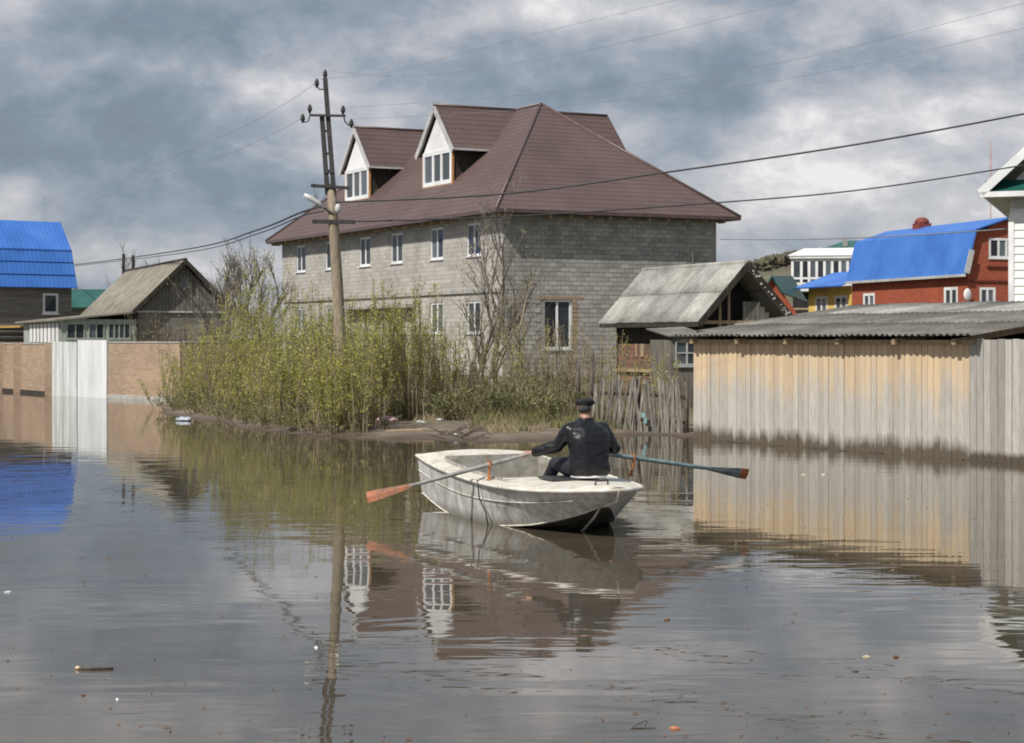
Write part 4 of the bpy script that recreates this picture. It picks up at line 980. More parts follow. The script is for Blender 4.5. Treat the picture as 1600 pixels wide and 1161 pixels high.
# ================================================================== wires
def wire(pts, r, label, mat='cable', nseg=14):
    P = [at(*p) for p in pts]; out = []
    if len(P) == 2: P = [P[0], P[0].lerp(P[1], .5), P[1]]
    for i in range(len(P) - 1):
        p0, p1, p2, p3 = P[max(i - 1, 0)], P[i], P[i + 1], P[min(i + 2, len(P) - 1)]
        for k in range(nseg):
            t = k / nseg; out.append(.5 * ((2 * p1) + (p2 - p0) * t + (2 * p0 - 5 * p1 + 4 * p2 - p3) * t * t + (3 * p1 - p0 - 3 * p2 + p3) * t ** 3))
    out.append(P[-1]); o = MB().tube(out, r, 5).build('power_line', M[mat], smooth=True); tag(o, label, 'cable'); return o
wire([(522, 316, 37), (785, 303, 36.5), (1050, 268, 36), (1330, 227, 35.5), (1600, 178, 35), (1800, 138, 34.5)], .021, 'thick black twisted cable running from the pole across the brown roof to the right edge')
wire([(524, 347, 37), (800, 338, 37.5), (1130, 316, 38), (1350, 296, 38), (1600, 258, 38), (1760, 230, 38)], .017, 'second black cable passing below the thick one, over the blue roofed red house')
wire([(1126, 374, 75), (1260, 374, 70), (1400, 369, 62), (1540, 360, 56), (1640, 352, 52)], .022, 'thin low wire from the block house to the white house on the right', 'wire_pale')
wire([(495, 124, 37), (620, 110, 34), (800, 62, 31), (1055, 0, 28), (1300, -65, 26)], .003, 'faint thin wire reaching the top edge left of the other rising wire', 'wire_pale')
wire([(508, 110, 37), (650, 118, 34), (900, 82, 31), (1245, 0, 28), (1450, -55, 26)], .0035, 'faint thin wire from the pole top rising to the top edge above the hipped roof', 'wire_pale')
wire([(536, 168, 37), (800, 150, 34), (1190, 103, 30), (1600, 5, 27), (1750, -35, 26)], .0035, 'faint thin wire reaching the right edge just under its top corner', 'wire_pale')
wire([(549, 186, 37), (800, 172, 34), (1190, 130, 30), (1600, 44, 27), (1750, 5, 26)], .0035, 'faint thin wire reaching the right edge below the topmost one', 'wire_pale')
wire([(505, 322, 37), (470, 332, 42), (400, 360, 52), (300, 388, 70), (130, 412, 105), (50, 418, 125)], .026, 'upper of two dark cables sagging from the pole towards the old cottage')
wire([(505, 330, 37), (470, 338, 42), (400, 366, 52), (300, 393, 70), (130, 414, 105), (50, 421, 125)], .018, 'lower of two dark cables sagging from the pole towards the old cottage')
wire([(495, 128, 37), (440, 165, 45), (350, 212, 60), (200, 275, 95)], .005, 'faint wire running left and down from the top insulators', 'wire_pale')
wire([(473, 184, 37), (400, 222, 50), (300, 262, 70), (150, 310, 110)], .005, 'faint wire running left from the lower crossarm insulators', 'wire_pale')

# ================================================================== vegetation
def rnd(a, b): return random.uniform(a, b)
def leafq(mb, p, s, elong=2.0):
    d = Vector((rnd(-1, 1), rnd(-1, 1), rnd(-.3, 1.9))).normalized(); e = d.cross(Vector((rnd(-1, 1), rnd(-1, 1), rnd(-1, 1)))).normalized()
    a = d * s * elong; b = e * s * .42
    k = len(mb.v); mb.v += [p, p + a * .5 + b, p + a, p + a * .5 - b]; mb.f.append((k, k + 1, k + 2, k + 3))
def stemline(base, h, lean, k=6, wig=.05):
    pts = []; a = rnd(0, 6.28); cur = Vector((math.cos(a), math.sin(a), 0)) * rnd(0, .10) * h
    w1, w2 = Vector((rnd(-1, 1), rnd(-1, 1), 0)), Vector((rnd(-1, 1), rnd(-1, 1), 0))
    for i in range(k + 1):
        t = i / k; pts.append(base + lean * t + cur * t * t + up * h * t * (1 - .05 * t) + (w1 * math.sin(t * 5) + w2 * math.sin(t * 9)) * wig * t)
    return pts
def willow(x, y, h, spread, ns, nl, label, group, leaf='leaf', stem='stem', lsize=.05, lstart=.22, cat='shrub', name='willow_shrub', r0=.014):
    z = max(gz(x, y), -.05) - .05; base = Vector((x, y, z)); o = thing(name, base, label, cat, group)
    S = MB(); L = MB()
    for i in range(ns):
        a = rnd(0, 6.28); q = base + Vector((math.cos(a), math.sin(a), 0)) * rnd(0, spread * .45)
        hh = h * rnd(.55, 1.05); ln = Vector((math.cos(a), math.sin(a), 0)) * rnd(.05, .5) * spread
        pts = stemline(q, hh, ln); rr = r0 * rnd(.6, 1.4)
        S.tube(pts, [rr * (1 - .8 * k / 6) + .002 for k in range(7)], 4, cap=False)
        segs = []
        for b in range(random.randint(6, 10)):
            t = rnd(.2, .95); k = min(5, int(t * 6)); p = pts[k].lerp(pts[k + 1], t * 6 - k)
            dv = Vector((rnd(-1, 1), rnd(-1, 1), rnd(1.4, 3.6))).normalized() * rnd(.2, .75) * (1.15 - t) * h * .32
            S.tube([p, p + dv * .5 + up * .02, p + dv], [.006, .004, .002], 3, cap=False); segs.append((p, p + dv))
        n_ = int(nl / ns)
        for j in range(n_):
            if random.random() < .45:
                t = lstart + (1 - lstart) * random.random() ** .8; k = min(5, int(t * 6)); p = pts[k].lerp(pts[k + 1], t * 6 - k)
            else:
                a_, b_ = random.choice(segs); p = a_.lerp(b_, random.random() ** .7)
                if (p.z - z) < lstart * h and random.random() < .7: continue
            leafq(L, p + Vector((rnd(-1, 1), rnd(-1, 1), rnd(-1, 1))) * .07, lsize * rnd(.5, 1.2))
    S.build('stems', M[stem], o, kind='stuff'); 
    if L.f: L.build('foliage', M[leaf], o, kind='stuff')
    return o
def branch_tree(name, base, h, label, cat='tree', group=None, mat='bark', r=.1, spread=.5, depth=4, nb=4, white=0, buds=0, budmat='bud', leader=.35):
    o = thing(name, base, label, cat, group); T = MB(); Wm = MB(); B = MB()
    def rec(p, d, L, rad, lev):
        pts = [p]; k = 4; dd = d.copy()
        for i in range(k):
            dd = (dd + Vector((rnd(-1, 1), rnd(-1, 1), rnd(-.4, 1))) * .13).normalized(); pts.append(pts[-1] + dd * L / k)
        rs = [rad * (1 - .55 * i / k) for i in range(k + 1)]
        (T).tube(pts, rs, 7 if lev < 1 else (5 if lev < 2 else 3), cap=False)
        if lev == 0 and white: Wm.tube([p - up * .05, p + d * white * .5, p + d * white], [rad * 1.12, rad * 1.1, rad * 1.04], 9, cap=False)
        if lev >= depth:
            for b in range(buds): leafq(B, pts[random.randint(1, k)] + Vector((rnd(-1, 1), rnd(-1, 1), rnd(-1, 1))) * .05, .045)
            return
        n_ = nb + (1 if lev < 2 else 0)
        for i in range(n_):
            t = rnd(leader, 1.0); kk = min(k - 1, int(t * k)); q = pts[kk].lerp(pts[kk + 1], t * k - kk)
            side = dd.cross(Vector((rnd(-1, 1), rnd(-1, 1), rnd(-1, 1)))).normalized()
            nd = (dd + side * spread * rnd(.6, 1.3) + up * .22).normalized()
            rec(q, nd, L * rnd(.5, .78), rad * rnd(.38, .6), lev + 1)
    rec(base, up.copy(), h * .42, r, 0)
    T.build('branches', M[mat], o, smooth=True)
    if white: Wm.build('whitewash', M['whitewash'], o, smooth=True)
    if B.f: B.build('buds', M[budmat], o, kind='stuff')
    return o

WG = 'leafy willow shrubs in the thicket on the bank'; WL = 'yellow green leafy willow shrub with thin upright stems in the thicket round the pole'
def wlab(px, Y, h):
    if px < 335: return 'low leafy willow shrub at the left end of the thicket by the brick fence'
    if px < 440: return ('tall' if h > 2.5 else 'short') + ' leafy willow shrub in the thicket below the old cottage gable'
    if Y < 36.8: return 'leafy willow shrub standing in front of the foot of the utility pole'
    if px < 525: return 'leafy willow shrub in the thicket just left of the utility pole'
    if px < 575: return 'leafy willow shrub in the thicket close round the utility pole foot'
    return 'leafy willow shrub in the thicket right of the utility pole, below the house windows'
for (px, Y, h) in [(262, 50, 1.4), (284, 51, 2.1), (306, 47.5, 2.2), (326, 50, 2.8), (345, 46, 3.0), (372, 47.5, 3.9), (392, 45, 3.5), (412, 46, 4.2), (428, 41, 3.2), (450, 43, 2.9), (470, 39.5, 2.4),
                   (492, 42, 3.1), (515, 39, 2.6), (540, 41.5, 3.0), (562, 38.5, 2.9), (585, 41, 3.2), (604, 38.6, 2.9), (622, 42, 3.4), (642, 39, 3.0), (662, 41.5, 3.1), (682, 40, 2.5), (330, 44.6, 1.5), (378, 42, 1.9), (432, 38.8, 1.8), (556, 44.5, 3.1), (500, 46, 3.0), (455, 47, 3.4), (640, 45, 3.2), (505, 36.3, 2.3), (523, 35.9, 2.1), (545, 36.0, 2.6), (566, 35.9, 1.9), (534, 36.5, 2.7)]:
    x = (px - 800) * Y / FPX
    willow(x, Y, h * rnd(.85, 1.2), 1.1, random.randint(18, 25), int((2300 * h * .42 + 800) * (.45 if px < 372 else .62)), wlab(px, Y, h), WG, lsize=.034, r0=.010, lstart=.08)
for (px, Y, h) in [(285, 47.2, .6), (318, 44.2, .6), (352, 42.0, .6), (388, 39.9, .55), (425, 38.3, .6), (460, 37.2, .55), (492, 36.4, .5), (530, 35.7, .5), (570, 36.2, .55), (610, 38.8, .6), (650, 39.2, .6)]:
    willow((px - 800) * Y / FPX, Y, h, 1.1, 16, 520, 'low leafy regrowth along the front edge of the willow thicket', 'low regrowth at the water edge', leaf='leaf2', name='low_shrub', lsize=.036, lstart=.05, r0=.006)
for (px, Y, h) in [(655, 38.9, 2.2), (690, 39.2, 2.3), (735, 40, 2.4), (800, 41, 2.3), (845, 39.5, 2.2), (885, 40, 2.5), (925, 38.6, 2.4), (1000, 37.6, 1.9), (1040, 36.9, 1.8), (960, 41, 2.6), (590, 39, 2.4), (700, 41, 2.8), (760, 41.5, 2.6), (860, 41.6, 2.4), (905, 42, 2.6)]:
    willow((px - 800) * Y / FPX, Y, h, .6, 11, 520, 'sparse straw coloured shrub of nearly bare thin stems along the bank', 'nearly bare shrubs on the bank', leaf='bud' if px % 2 else 'leaf', name='bare_shrub', lsize=.03, lstart=.4, r0=.012)
for (px, Y, h) in [(712, 38.5, .8), (740, 39, .9), (775, 39.5, .95), (810, 39, 1.0), (842, 38.6, .9), (872, 38.2, .8), (730, 43, 1.3), (790, 43.5, 1.2), (850, 43, 1.1), (905, 40.5, .9)]:
    willow((px - 800) * Y / FPX, Y, h, 1.0, 20, 560, 'low olive green leafy bush at the foot of the whitewashed tree', 'low green bushes under the bare tree', leaf='leaf2', name='green_bush', lsize=.05, lstart=.1, r0=.007, cat='bush')
branch_tree('bare_tree', Vector((-.56, 48, .3)), 7.4, 'bare grey tree with a whitewashed trunk foot in front of the block house corner', r=.10, spread=.52, depth=4, nb=4, white=.75, buds=1, leader=.12)
branch_tree('bare_tree', Vector((-.95, 46.5, .28)), 5.2, 'smaller bare tree leaning beside the whitewashed one', r=.07, spread=.5, depth=3, nb=4, buds=2, mat='bark', leader=.1)
branch_tree('bare_tree', Vector((.4, 47, .28)), 5.0, 'short bare tree with reddish twigs right of the whitewashed one', r=.05, spread=.55, depth=3, nb=4, buds=2, mat='stem', leader=.1)
for (px, Y, h, lb) in [(345, 60, 6.0, 'bare tree rising behind the willow thicket beside the old cottage gable'), (385, 62, 6.6, 'tallest bare tree between the old cottage and the block house'), (420, 64, 5.6, 'bare tree nearest the left end of the block house')]:
    branch_tree('bare_tree', Vector(((px - 800) * Y / FPX, Y, .4)), h, lb, r=.12, spread=.5, depth=4, nb=4, mat='bark_far', buds=1, leader=.15)
for (px, Y, h, lb) in [(478, 118, 15.0, 'tall bare poplar behind the left end of the brown roof'), (232, 130, 10.0, 'distant bare tree above the old cottage roof'), (135, 125, 7.5, 'distant bare tree between the blue house and the old cottage'), (215, 128, 9.0, 'distant bare tree just left of the stove pipes')]:
    branch_tree('bare_tree', Vector(((px - 800) * Y / FPX, Y, .4)), h, lb, r=.2, spread=.3 if px == 478 else .5, depth=4, nb=4, mat='bark_far', buds=0, leader=.1)
# dark bush in front of the old cottage
for (px, lb) in ((232, 'brown twiggy bush behind the brick fence, left one by the veranda'), (262, 'brown twiggy bush behind the brick fence, right one by the gable')):
    Y = 66; willow((px - 800) * Y / FPX, Y, 3.1, 1.5, 40, 500, lb, None, leaf='bud', stem='bark_dark', name='twiggy_bush', lsize=.05, cat='bush')
# tree clumps on hill crest
mb = MB()
for i in range(1300):
    x = 50 + random.random() * 130; hh = 31 * math.exp(-((x - 110) / 75.0) ** 2) + 10 * math.exp(-((x - 260) / 120.0) ** 2)
    mb.ell((x, 592 + rnd(-10, 6), hh - 1 + rnd(-1, 1)), (rnd(.4, 1.1), rnd(.5, 1), rnd(.4, 1.5)), nu=5, nv=4)
o = mb.build('hill_trees', M['hill']); tag(o, 'brown leafless wood along the crest of the distant hill', 'trees', kind='stuff')

# grass, dry stalks and reeds on the bank (stuff)
mb = MB()
def blade(mb, p, h, w, lean):
    a = rnd(0, 6.28); s_ = Vector((math.cos(a), math.sin(a), 0)) * w; k = len(mb.v); l_ = Vector((rnd(-1, 1), rnd(-1, 1), 0)) * lean * h
    mb.v += [p - s_, p + s_, p + l_ * .4 + up * h * .6 + s_ * .7, p + l_ * .4 + up * h * .6 - s_ * .7, p + l_ + up * h]; mb.f += [(k, k + 1, k + 2, k + 3), (k + 3, k + 2, k + 4)]
for i in range(26000):
    x = rnd(-11, 3.7); y = shore(x) + (4.2 if -3.2 < x < -.9 else 1.1) + abs(random.gauss(0, 1)) * 3.2
    if noise.noise(Vector((x * .8, y * .8, 7))) < -.12: continue
    z = gz(x, y)
    if z < .05 or noise.noise(Vector((x * 2.3, y * 1.2, 27))) < -.1: continue
    blade(mb, Vector((x, y, z - .01)), rnd(.05, .24) * (1.3 if random.random() < .15 else 1), .007, .5)
o = mb.build('dry_grass', M['dry']); tag(o, 'dry straw coloured grass on the muddy bank', 'grass', kind='stuff')
mb = MB()
for i in range(15000):
    x = rnd(-10.5, 3.4); y = shore(x) + (4.4 if -3.2 < x < -.9 else 1.2) + abs(random.gauss(0, 1)) * 3.5
    if noise.noise(Vector((x * .7, y * .7, 17))) < .0: continue
    z = gz(x, y)
    if z < .06: continue
    blade(mb, Vector((x, y, z - .01)), rnd(.08, .4), .009, .6)
o = mb.build('green_grass', M['leaf2']); tag(o, 'fresh green weeds between the shrubs on the bank', 'grass', kind='stuff')
mb = MB()
for i in range(500):      # drift litter caught along the shed foot
    s_ = rnd(-.3, SL + 4.5)
    if noise.noise(Vector((s_ * 1.1, 5, 2))) < -.05: continue
    q = A0 + sd * s_ + sn * (abs(random.gauss(0, .2)) + .05)
    a = rnd(0, 6.28); d = Vector((math.cos(a), math.sin(a), 0)); mb.bar(q + up * .004, q + d * rnd(.03, .16) + up * .01, .008, .006)
o = mb.build('drift_litter', M['bark_dark']); tag(o, 'brown drift litter floating along the foot of the plank shed and fence', 'debris', kind='stuff')

# bank rubbish
def bag(px, py, z, s, mat, name, label, cat, flat=.5):
    q = atz(px, py, z); x, y = q.x, q.y; zz = max(gz(x, y), 0.0)
    mb = MB(); mb.ell((0, 0, 0), (1, 1, 1), nu=14, nv=9); sd_ = rnd(0, 50)
    vs_ = []
    for v in mb.v:
        n_ = noise.noise(v * 1.7 + Vector((sd_, 0, 0))) * .45 + noise.noise(v * 4 + Vector((sd_, 3, 0))) * .22
        vs_.append(Vector((x, y, zz + s * flat * .6)) + Vector((v.x * s * 1.4, v.y * s, v.z * s * flat)) * (1 + n_))
    m2 = MB(); m2.mesh(vs_, mb.f); o = m2.build(name, mat); tag(o, label, cat)
plw = mk('plastic_white', (.6, .62, .64), (.75, .75, .76), 12, rough=.4); plp = mk('plastic_pink', (.55, .33, .38), (.7, .5, .53), 12, rough=.4); pld = mk('plastic_dark', (.02, .02, .025), (.05, .05, .05), 9, rough=.4)
bag(605, 663, .12, .16, plp, 'plastic_bag', 'pink and white crumpled bag on the bank right of the pole', 'bag')
bag(657, 664, .12, .07, plw, 'plastic_bag', 'small white scrap of plastic right of the pink bag', 'litter')
bag(687, 661, .14, .07, plw, 'plastic_bag', 'small white scrap of plastic beside the pale stems, second from the pink bag', 'litter')
bag(711, 681, .05, .05, plw, 'plastic_bag', 'white scrap of plastic nearest the water below the driftwood', 'litter')
bag(636, 661, .12, .05, mk('card', (.4, .33, .22), (.5, .42, .3), 5), 'carton', 'small beige carton between the pink bag and the white scrap', 'litter')
bag(287, 655, .04, .13, mk('bottle_blue', (.45, .52, .6), (.6, .65, .7), 5, rough=.3), 'plastic_bag', 'pale blue plastic bag at the left tip of the bank', 'bag')
bag(500, 667, .1, .07, pld, 'dark_can', 'dark can lying on the bank left of the pole', 'litter')
bag(457, 670, .08, .07, pld, 'dark_can', 'dark can lying on the bank, farther left of the pole', 'litter')
bag(560, 662, .14, .06, pld, 'dark_can', 'dark can lying just right of the pole foot', 'litter')
dw = thing('driftwood', atz(725, 678, .08), 'tangle of dark broken branches lying on the mud at the water edge', 'driftwood'); mb = MB()
for i in range(26):
    q = atz(rnd(690, 752), rnd(668, 688), .08); a = rnd(-.5, .5) + random.choice((0, 3.14)); L_ = rnd(.25, .7); d = Vector((math.cos(a), math.sin(a) * .5, rnd(-.1, .45)))
    mb = MB(); mb.tube([q, q + d * L_ * .5 + up * .04, q + d * L_], [.018, .013, .005], 5); mb.build('branch', M['bark_dark'], dw)
mb = MB(); q = atz(640, 676, .06); mb.tube([q + Vector((-.55, 0, .03)), q + Vector((0, .02, .05)), q + Vector((.5, .05, .05))], [.04, .035, .03], 7); o = mb.build('pale_log', M['raw_wood'], smooth=True); tag(o, 'pale barkless log lying along the water edge', 'log')
mb = MB(); q = atz(833, 586, .6); 

# ================================================================== boat
S0 = Vector((-.5, 21.5, 0)); T0 = Vector((1.05, 17.36, 0)); bu = (T0 - S0).normalized(); bn = Vector((bu.y, -bu.x, 0))
if bn.x > 0: bn = -bn
def QB(s, l, z): return S0 + bu * s + bn * l + up * z
boat = thing('rowing_boat', QB(2.3, 0, 0), 'worn white wooden rowing boat with blunt decked bow towards the camera', 'boat')
def hull_mat():
    m, t, bs = newmat('hull_paint')
    v = mapping(t, 'World', (1.3, 1.3, .45)); f = tnoise(t, v, 2.6, 7, .7, .6); v2 = mapping(t, 'World', (1, 1, 1)); f2 = tnoise(t, v2, 9, 7, .75)
    g = t.nodes.new('ShaderNodeNewGeometry'); s = t.nodes.new('ShaderNodeSeparateXYZ'); t.links.new(g.outputs['Position'], s.inputs[0])
    col = ramp(t, f, [(.30, (.26, .25, .225)), (.40, (.46, .45, .42)), (.52, (.62, .615, .59)), (.7, (.74, .745, .73))])
    col = mixc(t, .7, col, ramp(t, f2, [(.28, (.42, .38, .33)), (.46, (.95, .95, .94)), (.8, (1.12, 1.12, 1.12))]), 'MULTIPLY')
    st = tnoise(t, mapping(t, 'World', (7, 7, .7)), 1.6, 5, .7); col = mixc(t, .6, col, ramp(t, st, [(.38, (.62, .56, .48)), (.55, (1, 1, 1))]), 'MULTIPLY')
    ch = tnoise(t, mapping(t, 'World', (1, 1, 1)), 22, 3, .6); col = mixc(t, ramp(t, ch, [(.66, (0, 0, 0)), (.70, (1, 1, 1))]), col, (.20, .14, .09))
    wl = t.nodes.new('ShaderNodeMapRange'); t.links.new(mth(t, 'ADD', s.outputs['Z'], mth(t, 'MULTIPLY', f2, -.1)), wl.inputs['Value']); wl.inputs['From Min'].default_value = .08; wl.inputs['From Max'].default_value = -.03
    wl.inputs['To Max'].default_value = .8
    col = mixc(t, wl.outputs[0], col, (.17, .16, .13))
    t.links.new(col, bs.inputs['Base Color']); bs.inputs['Roughness'].default_value = .5; bumpn(t, bs, f2, .25, .01); return m
def deck_mat():
    m, t, bs = newmat('deck_paint')
    v2 = mapping(t, 'World', (1, 1, 1)); f2 = tnoise(t, v2, 7, 7, .72); f = tnoise(t, v2, 2, 5, .6)
    col = ramp(t, f2, [(.30, (.34, .29, .23)), (.42, (.58, .54, .46)), (.6, (.74, .72, .66))])
    col = mixc(t, .5, col, ramp(t, f, [(.3, (.75, .74, .72)), (.7, (1.1, 1.1, 1.1))]), 'MULTIPLY')
    t.links.new(col, bs.inputs['Base Color']); bs.inputs['Roughness'].default_value = .55; bumpn(t, bs, f2, .2, .01); return m
M['hull'] = hull_mat(); M['deck'] = deck_mat()
M['hull_bottom_shade'] = mk('hull_bottom_shade', (.03, .028, .022), (.075, .068, .055), 6, rough=.5)  # shadow on the panels below the chine is put into this colour
ST = [(0, .76, .60, .69, .12, .09), (.5, .80, .56, .73, .07, .02), (1, .83, .53, .76, .02, -.05), (1.5, .845, .505, .77, -.02, -.08), (2, .85, .485, .765, -.04, -.10), (2.5, .84, .47, .72, -.03, -.11),
      (3, .80, .46, .60, .01, -.11), (3.4, .73, .463, .48, .055, -.08), (3.75, .63, .47, .37, .12, .0), (4.05, .50, .485, .26, .185, .11), (4.3, .35, .50, .17, .24, .20), (4.48, .22, .515, .10, .29, .27), (4.56, .14, .522, .06, .31, .30)]
def station(s):
    for i in range(len(ST) - 1):
        if ST[i][0] <= s <= ST[i + 1][0]:
            t = (s - ST[i][0]) / (ST[i + 1][0] - ST[i][0]); p0, p1, p2, p3 = ST[max(i - 1, 0)], ST[i], ST[i + 1], ST[min(i + 2, len(ST) - 1)]
            return [.5 * (2 * p1[k] + (p2[k] - p0[k]) * t + (2 * p0[k] - 5 * p1[k] + 4 * p2[k] - p3[k]) * t * t + (3 * p1[k] - p0[k] - 3 * p2[k] + p3[k]) * t ** 3) for k in range(1, 6)]
    return list(ST[-1][1:])
ss = [4.56 * (1 - (1 - i / 44) ** 1.25) for i in range(45)]
side = MB(); bot = MB()
for l in (-1, 1):
    gl, ml, cl, kl = [], [], [], []
    for s in ss:
        g_, gz_, c_, cz_, kz_ = station(s); g_ = max(g_, .01); c_ = max(min(c_, g_ - .005), .005)
        gl.append(QB(s, l * g_, gz_)); mm = .5; ml.append(QB(s - .06 * (s / 4.56) ** 6 * 3, l * (g_ * .5 + c_ * .5 + .008), (gz_ + cz_) / 2)); cl.append(QB(s - .12 * (s / 4.56) ** 6 * 3, l * c_, cz_)); kl.append(QB(s - .12 * (s / 4.56) ** 6 * 4, 0, kz_))
    for i in range(len(ss) - 1):
        for a_, b_, m_ in ((gl, ml, side), (ml, cl, side), (cl, kl, bot)):
            q = (a_[i], a_[i + 1], b_[i + 1], b_[i]); m_.face(*(q if l > 0 else reversed(q)))
    if l > 0: GLp = gl; CLp = cl; KL_ = kl; MLp = ml
    else: GLn = gl; CLn = cl; MLn = ml
    side.face(*(q for q in ((gl[0], cl[0], kl[0], QB(0, 0, station(0)[1])))))
side.face(GLp[-1], MLp[-1], MLn[-1], GLn[-1]); side.face(MLp[-1], CLp[-1], CLn[-1], MLn[-1]); side.face(CLp[-1], KL_[-1], CLn[-1])
hull = side.build('hull', M['hull'], boat); bot.build('bottom', M['hull_bottom_shade'], hull)
bm = bmesh.new(); bm.from_mesh(hull.data); bmesh.ops.remove_doubles(bm, verts=bm.verts, dist=.0005); bm.to_mesh(hull.data); bm.free()
mb = MB(); mb.tube([p + bn * .008 + up * .0 for p in GLp] + [p - bn * .008 for p in reversed(GLn)], .024, 6); mb.tube([GLp[0], GLn[0]], .024, 6); mb.build('rub_rail', M['deck'], boat, smooth=True)
mb = MB(); mb.tube([p + bn * .004 for p in CLp], .009, 4); mb.tube([p - bn * .004 for p in CLn], .009, 4); mb.tube([QB(4.575, 0, .52), QB(4.52, 0, .40), KL_[-1] + bu * .01, KL_[-6] - up * .005, KL_[-11] - up * .005, KL_[-15] - up * .005, KL_[-18] - up * .005], .014, 6); mb.build('chine_strip', M['deck'], boat)
for l in (-1, 1):
    m_ = MB(); m_.tube([QB(s, l * (station(s)[0] * .62 + station(s)[2] * .38 + .012), station(s)[1] * .62 + station(s)[3] * .38) for s in ss[:40:2]], .008, 4); m_.build('strake', M['hull'], boat)
# decks
CA, CB, SDW = .72, 2.78, .20
def camber(s, l): g_, z_ = station(s)[0:2]; return z_ + .05 * min(1, g_ / .4) * max(0, 1 - (l / max(g_, .05)) ** 2) + .012
mb = MB()
def deckgrid(s0, s1, f0, f1, ns=14, nl=8):
    rows = []
    for i in range(ns + 1):
        s = s0 + (s1 - s0) * i / ns; g_ = max(station(s)[0], .01); a, b = f0(s, g_), f1(s, g_)
        rows.append([QB(s, a + (b - a) * j / nl, camber(s, a + (b - a) * j / nl)) for j in range(nl + 1)])
    for i in range(ns):
        for j in range(nl): mb.face(rows[i][j], rows[i][j + 1], rows[i + 1][j + 1], rows[i + 1][j])
deckgrid(CB, 4.56, lambda s, g: -g, lambda s, g: g, 24, 12); deckgrid(0, CA, lambda s, g: -g, lambda s, g: g, 5, 12)
deckgrid(CA, CB, lambda s, g: g - SDW, lambda s, g: g, 16, 2); deckgrid(CA, CB, lambda s, g: -g, lambda s, g: -g + SDW, 16, 2)
mb.build('deck', M['deck'], boat)
mb = MB(); n_ = 16
for l in (-1, 1):
    for i in range(n_):
        s0, s1 = CA + (CB - CA) * i / n_, CA + (CB - CA) * (i + 1) / n_
        a0, a1 = l * (station(s0)[0] - SDW), l * (station(s1)[0] - SDW); z0, z1 = camber(s0, a0) + .035, camber(s1, a1) + .035
        mb.obox(QB(s0, a0, .02), QB(s1, a1, .02) - QB(s0, a0, .02), bn * l * .018, up * ((z0 + z1) / 2 - .02))
gA = station(CA)[0] - SDW; gB = station(CB)[0] - SDW
mb.obox(QB(CA, -gA, .02), bn * 2 * gA, -bu * .02, up * .62); mb.obox(QB(CB, -gB, .02), bn * 2 * gB, bu * .02, up * .49)
mb.build('coaming', mk('inner_paint', (.25, .235, .2), (.48, .46, .41), 7, rough=.8), boat)
mb = MB(); mb.face(QB(CA, -gA, .06), QB(CA, gA, .06), QB(CB, gB, .03), QB(CB, -gB, .03)); mb.build('floor', M['old_board'], boat)
mb = MB(); mb.obox(QB(1.25, -.69, .36), bn * 1.38, bu * .24, up * .03); mb.build('thwart', M['deck'], boat)
mb = MB(); mb.obox(QB(2.95, -.30, .530), bn * .56, bu * .42, up * .022); o = mb.build('seat_mat', pld); tag(o, 'dark flat mat under the seated rower', 'mat')
mb = MB(); mb.tube([QB(4.25, .12, .555), QB(4.25, .12, .60), QB(4.25, -.02, .60), QB(4.25, -.02, .555)], .012, 6); mb.build('mooring_loop', M['dark_metal'], boat)
rust = mk('rust', (.28, .09, .03), (.48, .17, .06), 18, rough=.9, bump=.5)

# oars
def oar(name_label, hnd, lock, tip, wood, blade_c, tipc, roll):
    hnd, tip = Vector(hnd), Vector(tip); d = (tip - hnd).normalized(); L_ = (tip - hnd).length
    o = thing('oar', hnd, name_label, 'oar')
    p = lambda t: hnd + d * t
    MB().tube([p(-.12), p(.0), p(.16), p(.2), p(L_ * .6), p(L_ - .52)], [.017, .018, .018, .026, .024, .020], 8).build('shaft', wood, o, smooth=True)
    side_ = d.cross(up).normalized(); nrm_ = side_.cross(d); wv = (side_ * math.cos(roll) + nrm_ * math.sin(roll)); tv = d.cross(wv)
    def bl(t0, t1, w0, w1, mat, nm, par):
        mb = MB(); k = 6
        for i in range(k):
            a, b = t0 + (t1 - t0) * i / k, t0 + (t1 - t0) * (i + 1) / k; wa, wb = w0 + (w1 - w0) * i / k, w0 + (w1 - w0) * (i + 1) / k
            q = []
            for (t, w) in ((a, wa), (b, wb)): q += [p(t) - wv * w - tv * .002, p(t) - tv * .012, p(t) + wv * w - tv * .002, p(t) + wv * w + tv * .002, p(t) + tv * .012, p(t) - wv * w + tv * .002]
            mb.mesh(q, [(j, (j + 1) % 6, (j + 1) % 6 + 6, j + 6) for j in range(6)] + ([tuple(reversed(range(6)))] if i == 0 else []) + ([tuple(range(6, 12))] if i == k - 1 else []))
        return mb.build(nm, mat, par)
    b = bl(L_ - .60, L_ - .12,   .022, .066, blade_c, 'blade', o); bl(L_ - .12, L_, .066, .068, tipc, 'blade_tip', b)
    return o
greywood = mk('oar_grey', (.20, .20, .19), (.34, .34, .32), 14, rough=.7); teal = mk('oar_teal', (.11, .19, .20), (.21, .30, .31), 14, rough=.6)
orw = mk('oar_orange', (.13, .085, .06), (.33, .12, .055), 11, rough=.7); dteal = mk('oar_dark', (.07, .10, .11), (.2, .25, .26), 12, rough=.6); ort = mk('oar_tip', (.24, .075, .03), (.42, .13, .05), 10, rough=.6)
HLh = Vector((.215, 18.7, .805)); BLt = Vector((-1.66, 19.05, .27))
HRh = Vector((.93, 18.95, .80)); BRt = at(1168, 741, 20.1)
oar('left oar with grey shaft and rusty orange blade raised over the water', HLh, None, BLt, greywood, orw, ort, 1.15)
oar('right oar with pale teal shaft and dark blade tipped orange', HRh, None, BRt, teal, dteal, ort, 1.2)
